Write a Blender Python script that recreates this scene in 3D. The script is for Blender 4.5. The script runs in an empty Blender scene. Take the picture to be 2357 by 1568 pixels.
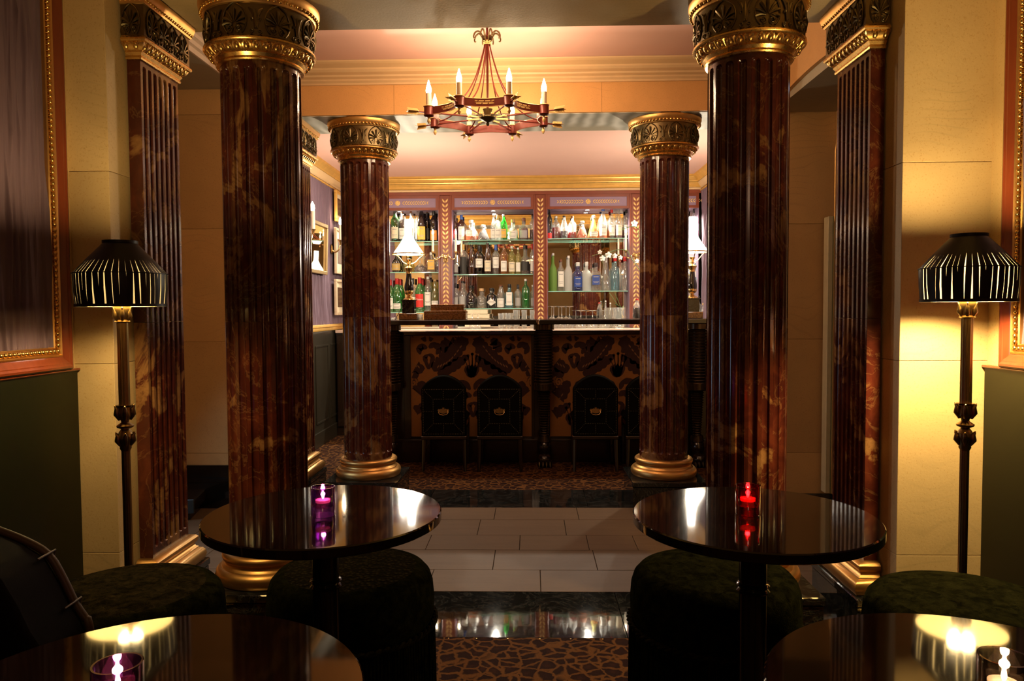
import bpy, math, random
from math import sin, cos, pi, sqrt, radians
from mathutils import Matrix, Vector

random.seed(7)
S = bpy.context.scene
COL = S.collection

# ------------------------------------------------------------------ camera
F = 1705.77
RM = ((0.9996480775, 0.0259366004, -0.0055690200),
      (0.0044792067, 0.0418885201, 0.9991122502),
      (-0.0261468532, 0.9987855849, -0.0417576032))   # right, up, forward
CAM = (0.11628, 0.0, 1.32)
cd = bpy.data.cameras.new('camera'); cam = bpy.data.objects.new('camera', cd); COL.objects.link(cam)
cd.sensor_fit = 'HORIZONTAL'; cd.sensor_width = 36.0; cd.lens = F*36.0/2357.0
cd.clip_start = 0.02; cd.clip_end = 60
cam.matrix_world = Matrix(((RM[0][0], RM[1][0], -RM[2][0], CAM[0]),
                           (RM[0][1], RM[1][1], -RM[2][1], CAM[1]),
                           (RM[0][2], RM[1][2], -RM[2][2], CAM[2]), (0, 0, 0, 1)))
S.camera = cam
cd.dof.use_dof = False

def at(u, v, y):
    """the point of the depth plane y that a measured photo point falls on (reads off real positions)"""
    a, b = (u-1178.5)/F, (784-v)/F
    d = [RM[0][i]*a + RM[1][i]*b + RM[2][i] for i in range(3)]
    k = y/d[1]
    return CAM[0]+d[0]*k, y, CAM[2]+d[2]*k
def floor_at(u, v, z=0.0):
    a, b = (u-1178.5)/F, (784-v)/F
    d = [RM[0][i]*a + RM[1][i]*b + RM[2][i] for i in range(3)]
    k = (z-CAM[2])/d[2]
    return CAM[0]+d[0]*k, d[1]*k

# ------------------------------------------------------------------ world, light, exposure
W = bpy.data.worlds.new('world'); S.world = W; W.use_nodes = True
W.node_tree.nodes['Background'].inputs[0].default_value = (0.9, 0.75, 0.6, 1)
W.node_tree.nodes['Background'].inputs[1].default_value = 0.0
S.view_settings.view_transform = 'Standard'
try: S.view_settings.look = 'None'
except Exception: pass
S.view_settings.gamma = 1.0; S.view_settings.use_curve_mapping = False
S.view_settings.exposure = 0.0
cy = S.cycles
cy.use_denoising = True
cy.max_bounces = 7; cy.diffuse_bounces = 3; cy.glossy_bounces = 4; cy.transmission_bounces = 5
cy.transparent_max_bounces = 28
cy.caustics_reflective = False; cy.caustics_refractive = False
cy.sample_clamp_indirect = 3.0
cy.blur_glossy = 0.3
cy.use_adaptive_sampling = True; cy.adaptive_threshold = 0.01

def point(name, loc, power, color, r=0.02, parent=None):
    l = bpy.data.lights.new(name, 'POINT'); l.energy = power; l.color = color; l.shadow_soft_size = r
    o = bpy.data.objects.new(name, l); o.location = loc; COL.objects.link(o)
    if parent: o.parent = parent
    return o
def area(name, loc, rot, sx, sy, power, color):
    l = bpy.data.lights.new(name, 'AREA'); l.shape = 'RECTANGLE'; l.size = sx; l.size_y = sy
    l.energy = power; l.color = color
    o = bpy.data.objects.new(name, l); o.location = loc; o.rotation_euler = rot; COL.objects.link(o)
    return o
def spot(name, loc, power, color, ang=120, r=0.02, rot=(0, 0, 0), blend=.6):
    l = bpy.data.lights.new(name, 'SPOT'); l.energy = power; l.color = color; l.shadow_soft_size = r
    l.spot_size = radians(ang); l.spot_blend = blend
    o = bpy.data.objects.new(name, l); o.location = loc; o.rotation_euler = rot; COL.objects.link(o)
    return o
WARM = (1.0, 0.68, 0.42); YEL = (1.0, 0.70, 0.30); WHITE = (1.0, 0.86, 0.66)
P_CHAND = 3.6; P_LAMP = 24.0; P_BAY = 140.0; P_OIL = 58.0; P_FRONT = 9.0
# daylight from a window of the passage, out of frame on the left
_l = area('passage_daylight', (-2.40, 3.95, .95), (0, radians(-55), 0), .7, .7, 5.0, (0.50, 0.74, 1.0)); _l.data.spread = radians(120)
area('passage_daylight_right', (1.78, 3.6, 2.45), (0, radians(0), 0), .12, .3, 0.3, (0.6, 0.75, 1.0))
# the front room's own ceiling lamp, behind the camera, and the work light under the bar top
point('front_room_light', (.1, -1.0, 2.35), P_FRONT, (1.0, .60, .36), .16)
area('under_bar_light', (0, 6.70, 1.18), (radians(35), 0, 0), 3.4, .04, 14, WHITE)
# the ceiling lights of the bar room, set flush in its ceiling over the barman
area('bar_ceiling_light', (-1.3, 7.0, 2.72), (0, 0, 0), .25, .25, 9, WHITE)
area('bar_ceiling_light', (1.1, 7.0, 2.72), (0, 0, 0), .25, .25, 9, WHITE)

# ------------------------------------------------------------------ materials
MATS = {}
def new_mat(name):
    m = bpy.data.materials.new(name); m.use_nodes = True
    nt = m.node_tree; nt.nodes.clear()
    out = nt.nodes.new('ShaderNodeOutputMaterial')
    return m, nt, out
def N(nt, kind, **kw):
    n = nt.nodes.new(kind)
    for k, v in kw.items():
        if k.startswith('i_'):
            key = k[2:]; key = int(key) if key.isdigit() else key.replace('_', ' ')
            n.inputs[key].default_value = v
        else: setattr(n, k, v)
    return n
def ramp(nt, fac, stops, interp='LINEAR'):
    r = nt.nodes.new('ShaderNodeValToRGB'); r.color_ramp.interpolation = interp
    e = r.color_ramp.elements
    while len(e) > 1: e.remove(e[-1])
    e[0].position = stops[0][0]; e[0].color = (*stops[0][1], 1)
    for p, c in stops[1:]:
        x = e.new(p); x.color = (*c, 1)
    nt.links.new(fac, r.inputs[0]); return r.outputs[0]
def coords(nt, scale=(1, 1, 1), obj=True):
    t = nt.nodes.new('ShaderNodeTexCoord'); mp = nt.nodes.new('ShaderNodeMapping')
    oi = nt.nodes.new('ShaderNodeObjectInfo'); cm = nt.nodes.new('ShaderNodeVectorMath'); cm.operation = 'SCALE'
    cm.inputs[0].default_value = (13.7, 7.3, 9.1); nt.links.new(oi.outputs['Random'], cm.inputs[3]); nt.links.new(cm.outputs[0], mp.inputs[1])
    mp.inputs['Scale'].default_value = scale
    nt.links.new(t.outputs['Object'], mp.inputs[0]); return mp.outputs[0]
def noise(nt, vec, scale, detail=4, rough=.55, dist=0.0):
    n = N(nt, 'ShaderNodeTexNoise', i_Scale=scale, i_Detail=detail, i_Roughness=rough, i_Distortion=dist)
    nt.links.new(vec, n.inputs['Vector']); return n.outputs[0]
def mix(nt, fac, a, b):
    m = nt.nodes.new('ShaderNodeMix'); m.data_type = 'RGBA'
    L = nt.links.new
    if isinstance(fac, float): m.inputs[0].default_value = fac
    else: L(fac, m.inputs[0])
    for i, x in ((6, a), (7, b)):
        if isinstance(x, tuple): m.inputs[i].default_value = (*x, 1)
        else: L(x, m.inputs[i])
    return m.outputs[2]
def bump(nt, h, strength=.3, dist=.002):
    b = N(nt, 'ShaderNodeBump', i_Strength=strength, i_Distance=dist)
    nt.links.new(h, b.inputs['Height']); return b.outputs[0]
def princ(nt, out, color=None, rough=.5, metal=0.0, nrm=None, **kw):
    p = nt.nodes.new('ShaderNodeBsdfPrincipled')
    if color is not None:
        if isinstance(color, tuple): p.inputs['Base Color'].default_value = (*color, 1)
        else: nt.links.new(color, p.inputs['Base Color'])
    if isinstance(rough, (int, float)): p.inputs['Roughness'].default_value = rough
    else: nt.links.new(rough, p.inputs['Roughness'])
    p.inputs['Metallic'].default_value = metal
    for k, v in kw.items(): p.inputs[k.replace('_', ' ')].default_value = v
    if nrm is not None: nt.links.new(nrm, p.inputs['Normal'])
    nt.links.new(p.outputs[0], out.inputs[0]); return p
def simple(name, color, rough=.5, metal=0.0, var=.15, scale=20, bumps=.0, **kw):
    """a plain procedural material: slight colour variation and fine relief"""
    if name in MATS: return MATS[name]
    m, nt, out = new_mat(name); v = coords(nt)
    n = noise(nt, v, scale)
    dark = tuple(c*(1-var) for c in color); lite = tuple(min(1, c*(1+var)) for c in color)
    c = mix(nt, n, dark, lite)
    nr = bump(nt, noise(nt, v, scale*6, 2), bumps, .001) if bumps else None
    princ(nt, out, c, rough, metal, nr, **kw); MATS[name] = m; return m

def m_wall(name, base, speck, bright=1.0):
    m, nt, out = new_mat(name); v = coords(nt)
    sp = ramp(nt, noise(nt, v, 140, 4, .7), [(.0, (1, 1, 1)), (.35, (1, 1, 1)), (.43, (0, 0, 0)), (1, (0, 0, 0))])
    sep = nt.nodes.new('ShaderNodeSeparateColor'); nt.links.new(sp, sep.inputs[0])
    blot = noise(nt, v, 5, 4)
    c0 = mix(nt, blot, tuple(b*.84 for b in base), tuple(min(1, b*1.10) for b in base))
    oi2 = nt.nodes.new('ShaderNodeObjectInfo'); rs = N(nt, 'ShaderNodeMapRange'); rs.inputs[3].default_value = .86; rs.inputs[4].default_value = 1.06
    nt.links.new(oi2.outputs['Random'], rs.inputs[0]); vs_ = nt.nodes.new('ShaderNodeVectorMath'); vs_.operation = 'SCALE'
    nt.links.new(c0, vs_.inputs[0]); nt.links.new(rs.outputs[0], vs_.inputs[3]); c0 = vs_.outputs[0]
    ml = nt.nodes.new('ShaderNodeMath'); ml.operation = 'MULTIPLY'; ml.inputs[1].default_value = .42
    nt.links.new(sep.outputs[0], ml.inputs[0])
    c1 = mix(nt, ml.outputs[0], c0, speck)
    wv = N(nt, 'ShaderNodeTexWave', wave_type='RINGS', i_Scale=11.0, i_Distortion=16.0, i_Detail=0.5)
    wv.inputs['Detail Scale'].default_value = .35
    nt.links.new(v, wv.inputs[0])
    wr = ramp(nt, wv.outputs[1], [(0, (1, 1, 1)), (.12, (0, 0, 0)), (1, (0, 0, 0))])
    msk = ramp(nt, noise(nt, v, 2.2, 1), [(0, (0, 0, 0)), (.52, (0, 0, 0)), (.62, (.22, .22, .22)), (1, (.22, .22, .22))])
    mm = nt.nodes.new('ShaderNodeMath'); mm.operation = 'MULTIPLY'
    nt.links.new(wr, mm.inputs[0]); nt.links.new(msk, mm.inputs[1])
    c2 = mix(nt, mm.outputs[0], c1, tuple(b*.55 for b in base))
    princ(nt, out, c2, .62, 0, bump(nt, noise(nt, v, 90, 3), .25, .002)); return m
def m_redmarble(name):
    m, nt, out = new_mat(name); v = coords(nt, (1, 1, .8))
    n1 = noise(nt, v, 3.6, 6, .60, 1.5)
    n0 = noise(nt, v, 9.0, 5, .6, .8)
    base = ramp(nt, n1, [(0, (0, 0, 0)), (.552, (0, 0, 0)), (.592, (.7, .7, .7)), (.64, (1, 1, 1)), (.70, (.35, .35, .35)), (1, (1, 1, 1))])
    mar = ramp(nt, n0, [(0, (.022, .004, .002)), (.45, (.058, .011, .006)), (.62, (.095, .020, .009)), (1, (.15, .036, .012))])
    och = mix(nt, n0, (.16, .06, .018), (.34, .185, .065))
    base = mix(nt, base, mar, och)
    n2 = noise(nt, v, 4.2, 6, .6, 1.6)
    vein = ramp(nt, n2, [(0, (0, 0, 0)), (.484, (0, 0, 0)), (.498, (1, 1, 1)), (.515, (0, 0, 0)), (1, (0, 0, 0))])
    sc = nt.nodes.new('ShaderNodeMath'); sc.operation = 'MULTIPLY'; sc.inputs[1].default_value = .30
    nt.links.new(vein, sc.inputs[0])
    c = mix(nt, sc.outputs[0], base, (.30, .16, .06))
    princ(nt, out, c, .16, 0, None, Specular_IOR_Level=.55); return m
def m_blackmarble(name, rough=.028):
    m, nt, out = new_mat(name); v = coords(nt)
    n2 = noise(nt, v, 5, 8, .7, 2.4)
    vein = ramp(nt, n2, [(0, (0, 0, 0)), (.485, (0, 0, 0)), (.5, (.30, .30, .27)), (.515, (0, 0, 0)), (1, (0, 0, 0))])
    n3 = noise(nt, v, 26, 6)
    c = mix(nt, n3, (.005, .005, .005), (.012, .012, .011))
    ad = nt.nodes.new('ShaderNodeMix'); ad.data_type = 'RGBA'; ad.blend_type = 'ADD'; ad.inputs[0].default_value = .16
    nt.links.new(c, ad.inputs[6]); nt.links.new(vein, ad.inputs[7])
    rr = ramp(nt, noise(nt, v, 9, 5), [(0, (rough*.7,)*3), (1, (rough*1.7,)*3)])
    princ(nt, out, ad.outputs[2], rr, 0, bump(nt, noise(nt, v, 14, 2), .05, .002), Specular_IOR_Level=.6); return m
def m_tile(name):
    m, nt, out = new_mat(name); v = coords(nt, (.5, 3.5, 1))
    c = mix(nt, noise(nt, v, 5, 6, .6), (.080, .045, .021), (.125, .076, .040))
    sp = ramp(nt, noise(nt, coords(nt), 70, 4), [(0, (1, 1, 1)), (.30, (1, 1, 1)), (.36, (0, 0, 0)), (1, (0, 0, 0))])
    c = mix(nt, sp, c, (.08, .05, .03))
    princ(nt, out, c, .68, 0, bump(nt, noise(nt, coords(nt), 40, 4), .15, .002), Specular_IOR_Level=.18); return m
def m_carpet(name):
    m, nt, out = new_mat(name); v0 = coords(nt)
    nn = N(nt, 'ShaderNodeTexNoise', i_Scale=22.0, i_Detail=3.0); nt.links.new(v0, nn.inputs['Vector'])
    va = nt.nodes.new('ShaderNodeVectorMath'); va.operation = 'MULTIPLY_ADD'
    va.inputs[1].default_value = (.045, .045, .0)
    nt.links.new(nn.outputs[1], va.inputs[0]); nt.links.new(v0, va.inputs[2])
    vo = N(nt, 'ShaderNodeTexVoronoi', feature='DISTANCE_TO_EDGE', i_Scale=18.0); nt.links.new(va.outputs[0], vo.inputs['Vector'])
    vc = N(nt, 'ShaderNodeTexVoronoi', i_Scale=18.0); nt.links.new(va.outputs[0], vc.inputs['Vector'])
    line = ramp(nt, vo.outputs[0], [(0, (1, 1, 1)), (.05, (1, 1, 1)), (.12, (0, 0, 0)), (1, (0, 0, 0))])
    rosette = ramp(nt, vc.outputs[0], [(0, (.030, .008, .003)), (.3, (.014, .003, .0015)), (1, (.010, .002, .001))])
    tan = mix(nt, noise(nt, v0, 200, 2), (.065, .024, .006), (.14, .060, .016))
    c = mix(nt, line, rosette, tan)
    princ(nt, out, c, .95, 0, bump(nt, noise(nt, v0, 500, 2), .6, .004), Specular_IOR_Level=.1); return m
def m_wood(name, a, b, rough=.2, scale=6):
    m, nt, out = new_mat(name); v = coords(nt, (3, 3, .35))
    n = noise(nt, v, scale, 6, .6, 1.5)
    c = mix(nt, n, a, b)
    princ(nt, out, c, rough, 0, None, Coat_Weight=.4, Coat_Roughness=.08); return m
def m_burl(name):
    m, nt, out = new_mat(name); v = coords(nt)
    n = noise(nt, v, 18, 7, .65, 4)
    c = ramp(nt, n, [(0, (.02, .008, .003)), (.4, (.10, .04, .012)), (.6, (.26, .12, .04)), (1, (.42, .22, .09))])
    princ(nt, out, c, .15, 0, None, Coat_Weight=.5); return m
def m_gold(name, base=(.80, .50, .16), rough=.27, var=.10):
    m, nt, out = new_mat(name); v = coords(nt)
    n = noise(nt, v, 30, 5)
    c = mix(nt, n, tuple(x*(1-var) for x in base), tuple(min(1, x*1.12) for x in base))
    r = ramp(nt, noise(nt, v, 60, 4), [(0, (rough*.85,)*3), (1, (rough*1.2,)*3)])
    princ(nt, out, c, r, 1.0, None); return m
def m_velvet(name, a, b):
    m, nt, out = new_mat(name); v = coords(nt)
    n = noise(nt, v, 34, 7, .72, .6)
    c = ramp(nt, n, [(0, a), (.40, a), (.70, b), (1, b)])
    princ(nt, out, c, .85, 0, bump(nt, noise(nt, v, 300, 3), .5, .003), Sheen_Weight=.012, Sheen_Roughness=.3, Sheen_Tint=(.6, .62, .3, 1), Specular_IOR_Level=.0); return m
def m_quilt(name, a, b):
    m, nt, out = new_mat(name); v = coords(nt)
    vo = N(nt, 'ShaderNodeTexVoronoi', i_Scale=75.0); nt.links.new(v, vo.inputs['Vector'])
    c = ramp(nt, vo.outputs[0], [(0, b), (.5, a), (1, (0.004, .004, .003))])
    inv = nt.nodes.new('ShaderNodeMath'); inv.operation = 'SUBTRACT'; inv.inputs[0].default_value = 1
    nt.links.new(vo.outputs[0], inv.inputs[1])
    princ(nt, out, c, .8, 0, bump(nt, inv.outputs[0], .8, .006), Sheen_Weight=.012, Sheen_Tint=(.6, .55, .35, 1), Specular_IOR_Level=.0); return m
def m_cloth(name, a, b, sheen=.5, rough=.6):
    m, nt, out = new_mat(name); v = coords(nt, (1, 1, .1))
    c = mix(nt, noise(nt, v, 60, 4), a, b)
    princ(nt, out, c, rough, 0, bump(nt, noise(nt, coords(nt), 400, 2), .15, .001), Sheen_Weight=sheen); return m
def m_emit(name, color, strength, clear=False):
    m, nt, out = new_mat(name)
    e = N(nt, 'ShaderNodeEmission'); e.inputs[0].default_value = (*color, 1); e.inputs[1].default_value = strength
    if clear:      # glass bulbs and flames let the light of the filament inside them through
        t = N(nt, 'ShaderNodeBsdfTransparent'); a = nt.nodes.new('ShaderNodeAddShader')
        nt.links.new(e.outputs[0], a.inputs[0]); nt.links.new(t.outputs[0], a.inputs[1]); e = a
    nt.links.new(e.outputs[0], out.inputs[0]); return m
GL = {}
def glass(color=(.95, .97, .96), key=None, rough=.02, refl=1.0, body=0.0):
    """thin glass: tinted see-through with a fresnel reflection"""
    key = key or ('glass_%02d_%02d_%02d_%d' % (*[int(c*99) for c in color], int(rough*100)))
    if key in GL: return GL[key]
    m, nt, out = new_mat(key)
    t = N(nt, 'ShaderNodeBsdfTransparent'); t.inputs[0].default_value = (*color, 1)
    g = N(nt, 'ShaderNodeBsdfGlossy'); g.inputs[0].default_value = (1, 1, 1, 1); g.inputs['Roughness'].default_value = rough
    f = N(nt, 'ShaderNodeLayerWeight', i_Blend=.32)
    r = ramp(nt, f.outputs[1], [(0, (.07*refl,)*3), (.45, (.16*refl,)*3), (1, (.9*refl,)*3)])
    if body:       # diffuse and translucent share added to brighten it, standing in for glass highlights
        d = N(nt, 'ShaderNodeBsdfDiffuse'); tl = N(nt, 'ShaderNodeBsdfTranslucent')
        bc = tuple(min(1, c*1.05+.02) for c in color)
        d.inputs[0].default_value = (*bc, 1); tl.inputs[0].default_value = (*bc, 1)
        m1 = nt.nodes.new('ShaderNodeMixShader'); m1.inputs[0].default_value = .6
        nt.links.new(d.outputs[0], m1.inputs[1]); nt.links.new(tl.outputs[0], m1.inputs[2])
        m2 = nt.nodes.new('ShaderNodeMixShader'); m2.inputs[0].default_value = body
        nt.links.new(t.outputs[0], m2.inputs[1]); nt.links.new(m1.outputs[0], m2.inputs[2]); t = m2
    mx = nt.nodes.new('ShaderNodeMixShader')
    nt.links.new(r, mx.inputs[0]); nt.links.new(t.outputs[0], mx.inputs[1]); nt.links.new(g.outputs[0], mx.inputs[2])
    nt.links.new(mx.outputs[0], out.inputs[0]); GL[key] = m; return m
def m_frost(name, color):
    if name in MATS: return MATS[name]
    m, nt, out = new_mat(name)
    d = N(nt, 'ShaderNodeBsdfDiffuse'); d.inputs[0].default_value = (*color, 1)
    tr = N(nt, 'ShaderNodeBsdfTranslucent'); tr.inputs[0].default_value = (*color, 1)
    t = N(nt, 'ShaderNodeBsdfTransparent'); t.inputs[0].default_value = (*color, 1)
    a = nt.nodes.new('ShaderNodeMixShader'); a.inputs[0].default_value = .5
    b = nt.nodes.new('ShaderNodeMixShader'); b.inputs[0].default_value = .35
    nt.links.new(d.outputs[0], a.inputs[1]); nt.links.new(tr.outputs[0], a.inputs[2])
    nt.links.new(a.outputs[0], b.inputs[1]); nt.links.new(t.outputs[0], b.inputs[2])
    nt.links.new(b.outputs[0], out.inputs[0]); MATS[name] = m; return m

YWALL = m_wall('cream_stone_plaster', (.72, .52, .25), (.42, .20, .04))
PWALL = m_wall('passage_stone_plaster', (.66, .40, .15), (.30, .16, .06))
OWALL = m_wall('orange_stone_plaster', (.72, .38, .13), (.45, .22, .06))
GREYW = m_wall('grey_soffit_plaster', (.42, .36, .25), (.25, .2, .12))
PINK = simple('pink_ceiling_paint', (.76, .47, .40), .6, var=.04, scale=3)
CREAMP = simple('cream_moulding_paint', (.72, .50, .27), .45, var=.10, scale=8)
WHITEP = simple('off_white_moulding_paint', (.62, .50, .38), .5, var=.05)
GILTM = simple('gilded_moulding', (.72, .42, .10), .35, .35, var=.25, scale=14)
REDM = m_redmarble('red_brown_marble')
BLKM = m_blackmarble('black_marble')
TILE = m_tile('travertine')
CARPET = m_carpet('leopard_carpet')
GOLD = m_gold('burnished_gold')
GOLDM = m_gold('matt_gold_leaf', (.72, .42, .14), .42)
GOLDB = m_gold('satin_gold', (.58, .33, .11), .40, .06)
BRONZE = m_gold('dark_bronze', (.17, .13, .065), .36)
BRASS = m_gold('brass', (.70, .48, .20), .25)
MAHOG = m_wood('mahogany', (.13, .022, .008), (.26, .055, .018), .22)
MAHOGC = simple('waxed_mahogany', (.20, .040, .016), .42, var=.3, scale=9)
DKWOOD = m_wood('dark_stained_wood', (.008, .004, .002), (.022, .010, .005), .22)
BURL = m_burl('burl_veneer')
LACQ = simple('black_lacquer', (.006, .005, .004), .10, var=.2, Specular_IOR_Level=.7, bumps=.02)
TABLE = simple('polished_black_tabletop', (.010, .006, .004), .055, var=.2, IOR=1.62, Coat_Weight=.3, Coat_Roughness=.03)
GREEND = simple('dark_green_lacquer', (.007, .008, .0025), .36, var=.1, scale=2, Specular_IOR_Level=.22)
DKPAN = simple('near_black_panelling', (.018, .014, .008), .35, var=.1, scale=2)
PURP = m_cloth('mauve_gathered_fabric', (.10, .060, .090), (.17, .105, .145), .05, .7)
PURPD = simple('mauve_frieze_paint', (.26, .17, .26), .5, var=.05)
VELV = m_velvet('olive_velvet', (.002, .002, .001), (.012, .012, .0045))
VELVB = m_velvet('brown_velvet', (.003, .0025, .0015), (.022, .017, .008))
QUILT = m_quilt('scaled_velvet', (.005, .004, .002), (.022, .018, .009))
LEATH = simple('black_leather', (.0035, .0028, .002), .7, var=.2, scale=40, Specular_IOR_Level=.04, bumps=.2)
CORD = simple('tan_piping', (.06, .035, .014), .5, var=.2)
MIRROR, _nt, _o = new_mat('silvered_mirror')
_g = N(_nt, 'ShaderNodeBsdfGlossy'); _g.inputs[0].default_value = (.90, .85, .76, 1); _g.inputs['Roughness'].default_value = .01
_nt.links.new(_g.outputs[0], _o.inputs[0])
WHITEM = simple('white_wax', (.85, .80, .72), .4, var=.03)
REDARM = simple('oxblood_painted_metal', (.16, .025, .015), .38, .3, var=.3, scale=25)
GILTL = simple('gilt_stencil', (.85, .56, .22), .38, .25, var=.2)
FLAME = m_emit('candle_bulb_glow', (1.0, .72, .40), 40, True)
FLAME2 = m_emit('tea_light_flame', (1.0, .66, .36), 28, True)

# ------------------------------------------------------------------ mesh helpers
class MB:
    def __init__(s): s.v = []; s.f = []; s.mi = []; s.cur = 0
    def add(s, vs, fs):
        b = len(s.v); s.v += [tuple(p) for p in vs]
        s.f += [tuple(i+b for i in f) for f in fs]; s.mi += [s.cur]*len(fs); return s
    def box(s, x0, x1, y0, y1, z0, z1, bev=0.0):
        if bev <= 0:
            vs = [(x, y, z) for z in (z0, z1) for y in (y0, y1) for x in (x0, x1)]
            return s.add(vs, [(0, 2, 3, 1), (4, 5, 7, 6), (0, 1, 5, 4), (2, 6, 7, 3), (0, 4, 6, 2), (1, 3, 7, 5)])
        b = bev
        def ring(o, z): return [(x0+b-o, y0+o*0+ (0 if o else 0)+ (b-o)*0 + 0, z) for _ in ()]
        def oct_(i, z):   # chamfered rectangle inset i
            return [(x0+b, y0+i, z), (x1-b, y0+i, z), (x1-i, y0+b, z), (x1-i, y1-b, z), (x1-b, y1-i, z), (x0+b, y1-i, z), (x0+i, y1-b, z), (x0+i, y0+b, z)]
        rs = [oct_(b*.999, z0), oct_(0, z0+b), oct_(0, z1-b), oct_(b*.999, z1)]
        vs = [p for r in rs for p in r]; fs = [tuple(range(7, -1, -1)), tuple(range(24, 32))]
        for k in range(3):
            for i in range(8):
                j = (i+1) % 8; fs.append((k*8+i, k*8+j, k*8+8+j, k*8+8+i))
        return s.add(vs, fs)
    def lathe(s, prof, n=32, c=(0, 0, 0), a0=0.0, a1=2*pi, sx=1, sy=1):
        full = abs(a1-a0-2*pi) < 1e-6; m = n if full else n+1
        vs = [(c[0]+r*cos(a0+(a1-a0)*i/n)*sx, c[1]+r*sin(a0+(a1-a0)*i/n)*sy, c[2]+z) for r, z in prof for i in range(m)]
        fs = []
        for k in range(len(prof)-1):
            for i in range(n):
                j = (i+1) % m
                fs.append((k*m+i, k*m+j, (k+1)*m+j, (k+1)*m+i))
        return s.add(vs, fs)
    def tube(s, pts, r, n=6, cap=True):
        pts = [Vector(p) for p in pts]; L = len(pts)
        rs = r if isinstance(r, (list, tuple)) else [r]*L
        t = [(pts[min(i+1, L-1)]-pts[max(i-1, 0)]).normalized() for i in range(L)]
        ref = Vector((0, 0, 1)) if abs(t[0].z) < .9 else Vector((1, 0, 0))
        u = t[0].cross(ref).normalized(); vs = []
        for i in range(L):
            u = (u - t[i]*u.dot(t[i]))
            if u.length < 1e-6: u = t[i].orthogonal()
            u.normalize(); w = t[i].cross(u)
            vs += [tuple(pts[i]+(u*cos(2*pi*k/n)+w*sin(2*pi*k/n))*rs[i]) for k in range(n)]
        fs = [(i*n+k, i*n+(k+1) % n, (i+1)*n+(k+1) % n, (i+1)*n+k) for i in range(L-1) for k in range(n)]
        if cap: fs += [tuple(range(n-1, -1, -1)), tuple(range((L-1)*n, L*n))]
        return s.add(vs, fs)
    def ell(s, c, r, n=8, m=5, rot=None):
        vs = []; fs = []
        for j in range(m+1):
            ph = pi*j/m
            for i in range(n):
                p = Vector((r[0]*sin(ph)*cos(2*pi*i/n), r[1]*sin(ph)*sin(2*pi*i/n), r[2]*cos(ph)))
                if rot is not None: p = rot @ p
                vs.append((c[0]+p.x, c[1]+p.y, c[2]+p.z))
        fs = [(j*n+i, (j+1)*n+i, (j+1)*n+(i+1) % n, j*n+(i+1) % n) for j in range(m) for i in range(n)]
        return s.add(vs, fs)
    def prism(s, poly, y0, y1):
        """polygon in the x,z plane pulled from y0 to y1"""
        n = len(poly)
        vs = [(x, y0, z) for x, z in poly]+[(x, y1, z) for x, z in poly]
        fs = [tuple(range(n)), tuple(range(2*n-1, n-1, -1))]+[(i, n+i, n+(i+1) % n, (i+1) % n) for i in range(n)]
        return s.add(vs, fs)
    def map(s, fn): s.v = [fn(p) for p in s.v]; return s
    def mesh(s, name, mat, smooth=35):
        me = bpy.data.meshes.new(name); me.from_pydata(s.v, [], s.f)
        for m in (mat if isinstance(mat, (list, tuple)) else [mat]): me.materials.append(m)
        if isinstance(mat, (list, tuple)): me.polygons.foreach_set('material_index', s.mi)
        me.validate()
        if smooth:
            me.polygons.foreach_set('use_smooth', [True]*len(me.polygons))
            try: me.set_sharp_from_angle(angle=radians(smooth))
            except Exception: pass
        me.update(); return me
    def build(s, name, mat, parent=None, smooth=35, **tagkw):
        o = bpy.data.objects.new(name, s.mesh(name, mat, smooth)); COL.objects.link(o)
        if parent is not None: o.parent = parent
        if tagkw: tag(o, **tagkw)
        return o
def curve(pts, k=5):
    """Catmull-Rom refinement of a polyline"""
    P = [Vector(p) for p in pts]; out = []
    for i in range(len(P)-1):
        p0, p1, p2, p3 = P[max(i-1, 0)], P[i], P[i+1], P[min(i+2, len(P)-1)]
        for j in range(k):
            t = j/k; out.append(.5*((2*p1)+(-p0+p2)*t+(2*p0-5*p1+4*p2-p3)*t*t+(-p0+3*p1-3*p2+p3)*t**3))
    out.append(P[-1]); return [tuple(q) for q in out]
def tag(o, label=None, cat=None, group=None, kind=None):
    if label: o['label'] = label
    if cat: o['category'] = cat
    if group: o['group'] = group
    if kind: o['kind'] = kind
    return o
def thing(name, label, cat, loc=(0, 0, 0), rz=0.0, group=None):
    o = bpy.data.objects.new(name, None); COL.objects.link(o); o.empty_display_size = .05
    o.location = loc; o.rotation_euler = (0, 0, rz); tag(o, label, cat, group); return o
def struct(name, mb, mat, parent=None, smooth=0):
    return mb.build(name, mat, parent, smooth, kind='structure')
def dup(o, parent=None, loc=None, rz=None, label=None, group=None):
    c = o.copy(); COL.objects.link(c)
    if parent is not None: c.parent = parent
    if loc is not None: c.location = loc
    if rz is not None: c.rotation_euler = (0, 0, rz)
    if label: c['label'] = label
    if group: c['group'] = group
    for ch in list(o.children): dup(ch, c)
    return c
def inst(name, me, parent, loc=(0, 0, 0), rot=(0, 0, 0), sc=(1, 1, 1)):
    o = bpy.data.objects.new(name, me); COL.objects.link(o); o.parent = parent
    o.location = loc; o.rotation_euler = rot; o.scale = sc; return o
# ================================================================== STRUCTURE
YA0, YA1 = 2.930, 3.418       # near threshold band, near columns and near beam
YB0, YB1 = 4.891, 5.379       # far threshold band
XS_L, XS_R = -1.675, 1.848    # side walls of the front room
XP = 1.518                    # inner face of the wall piers
XB = 1.97                     # side walls of the bar room
ZB, ZC, ZCB = 2.60, 2.90, 2.75
YC = 8.10                     # front plane of the back-bar cabinets

floor = struct('floor', MB().box(-3.4, 3.4, -2.6, 8.6, -.12, -.02), DKPAN)
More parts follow.
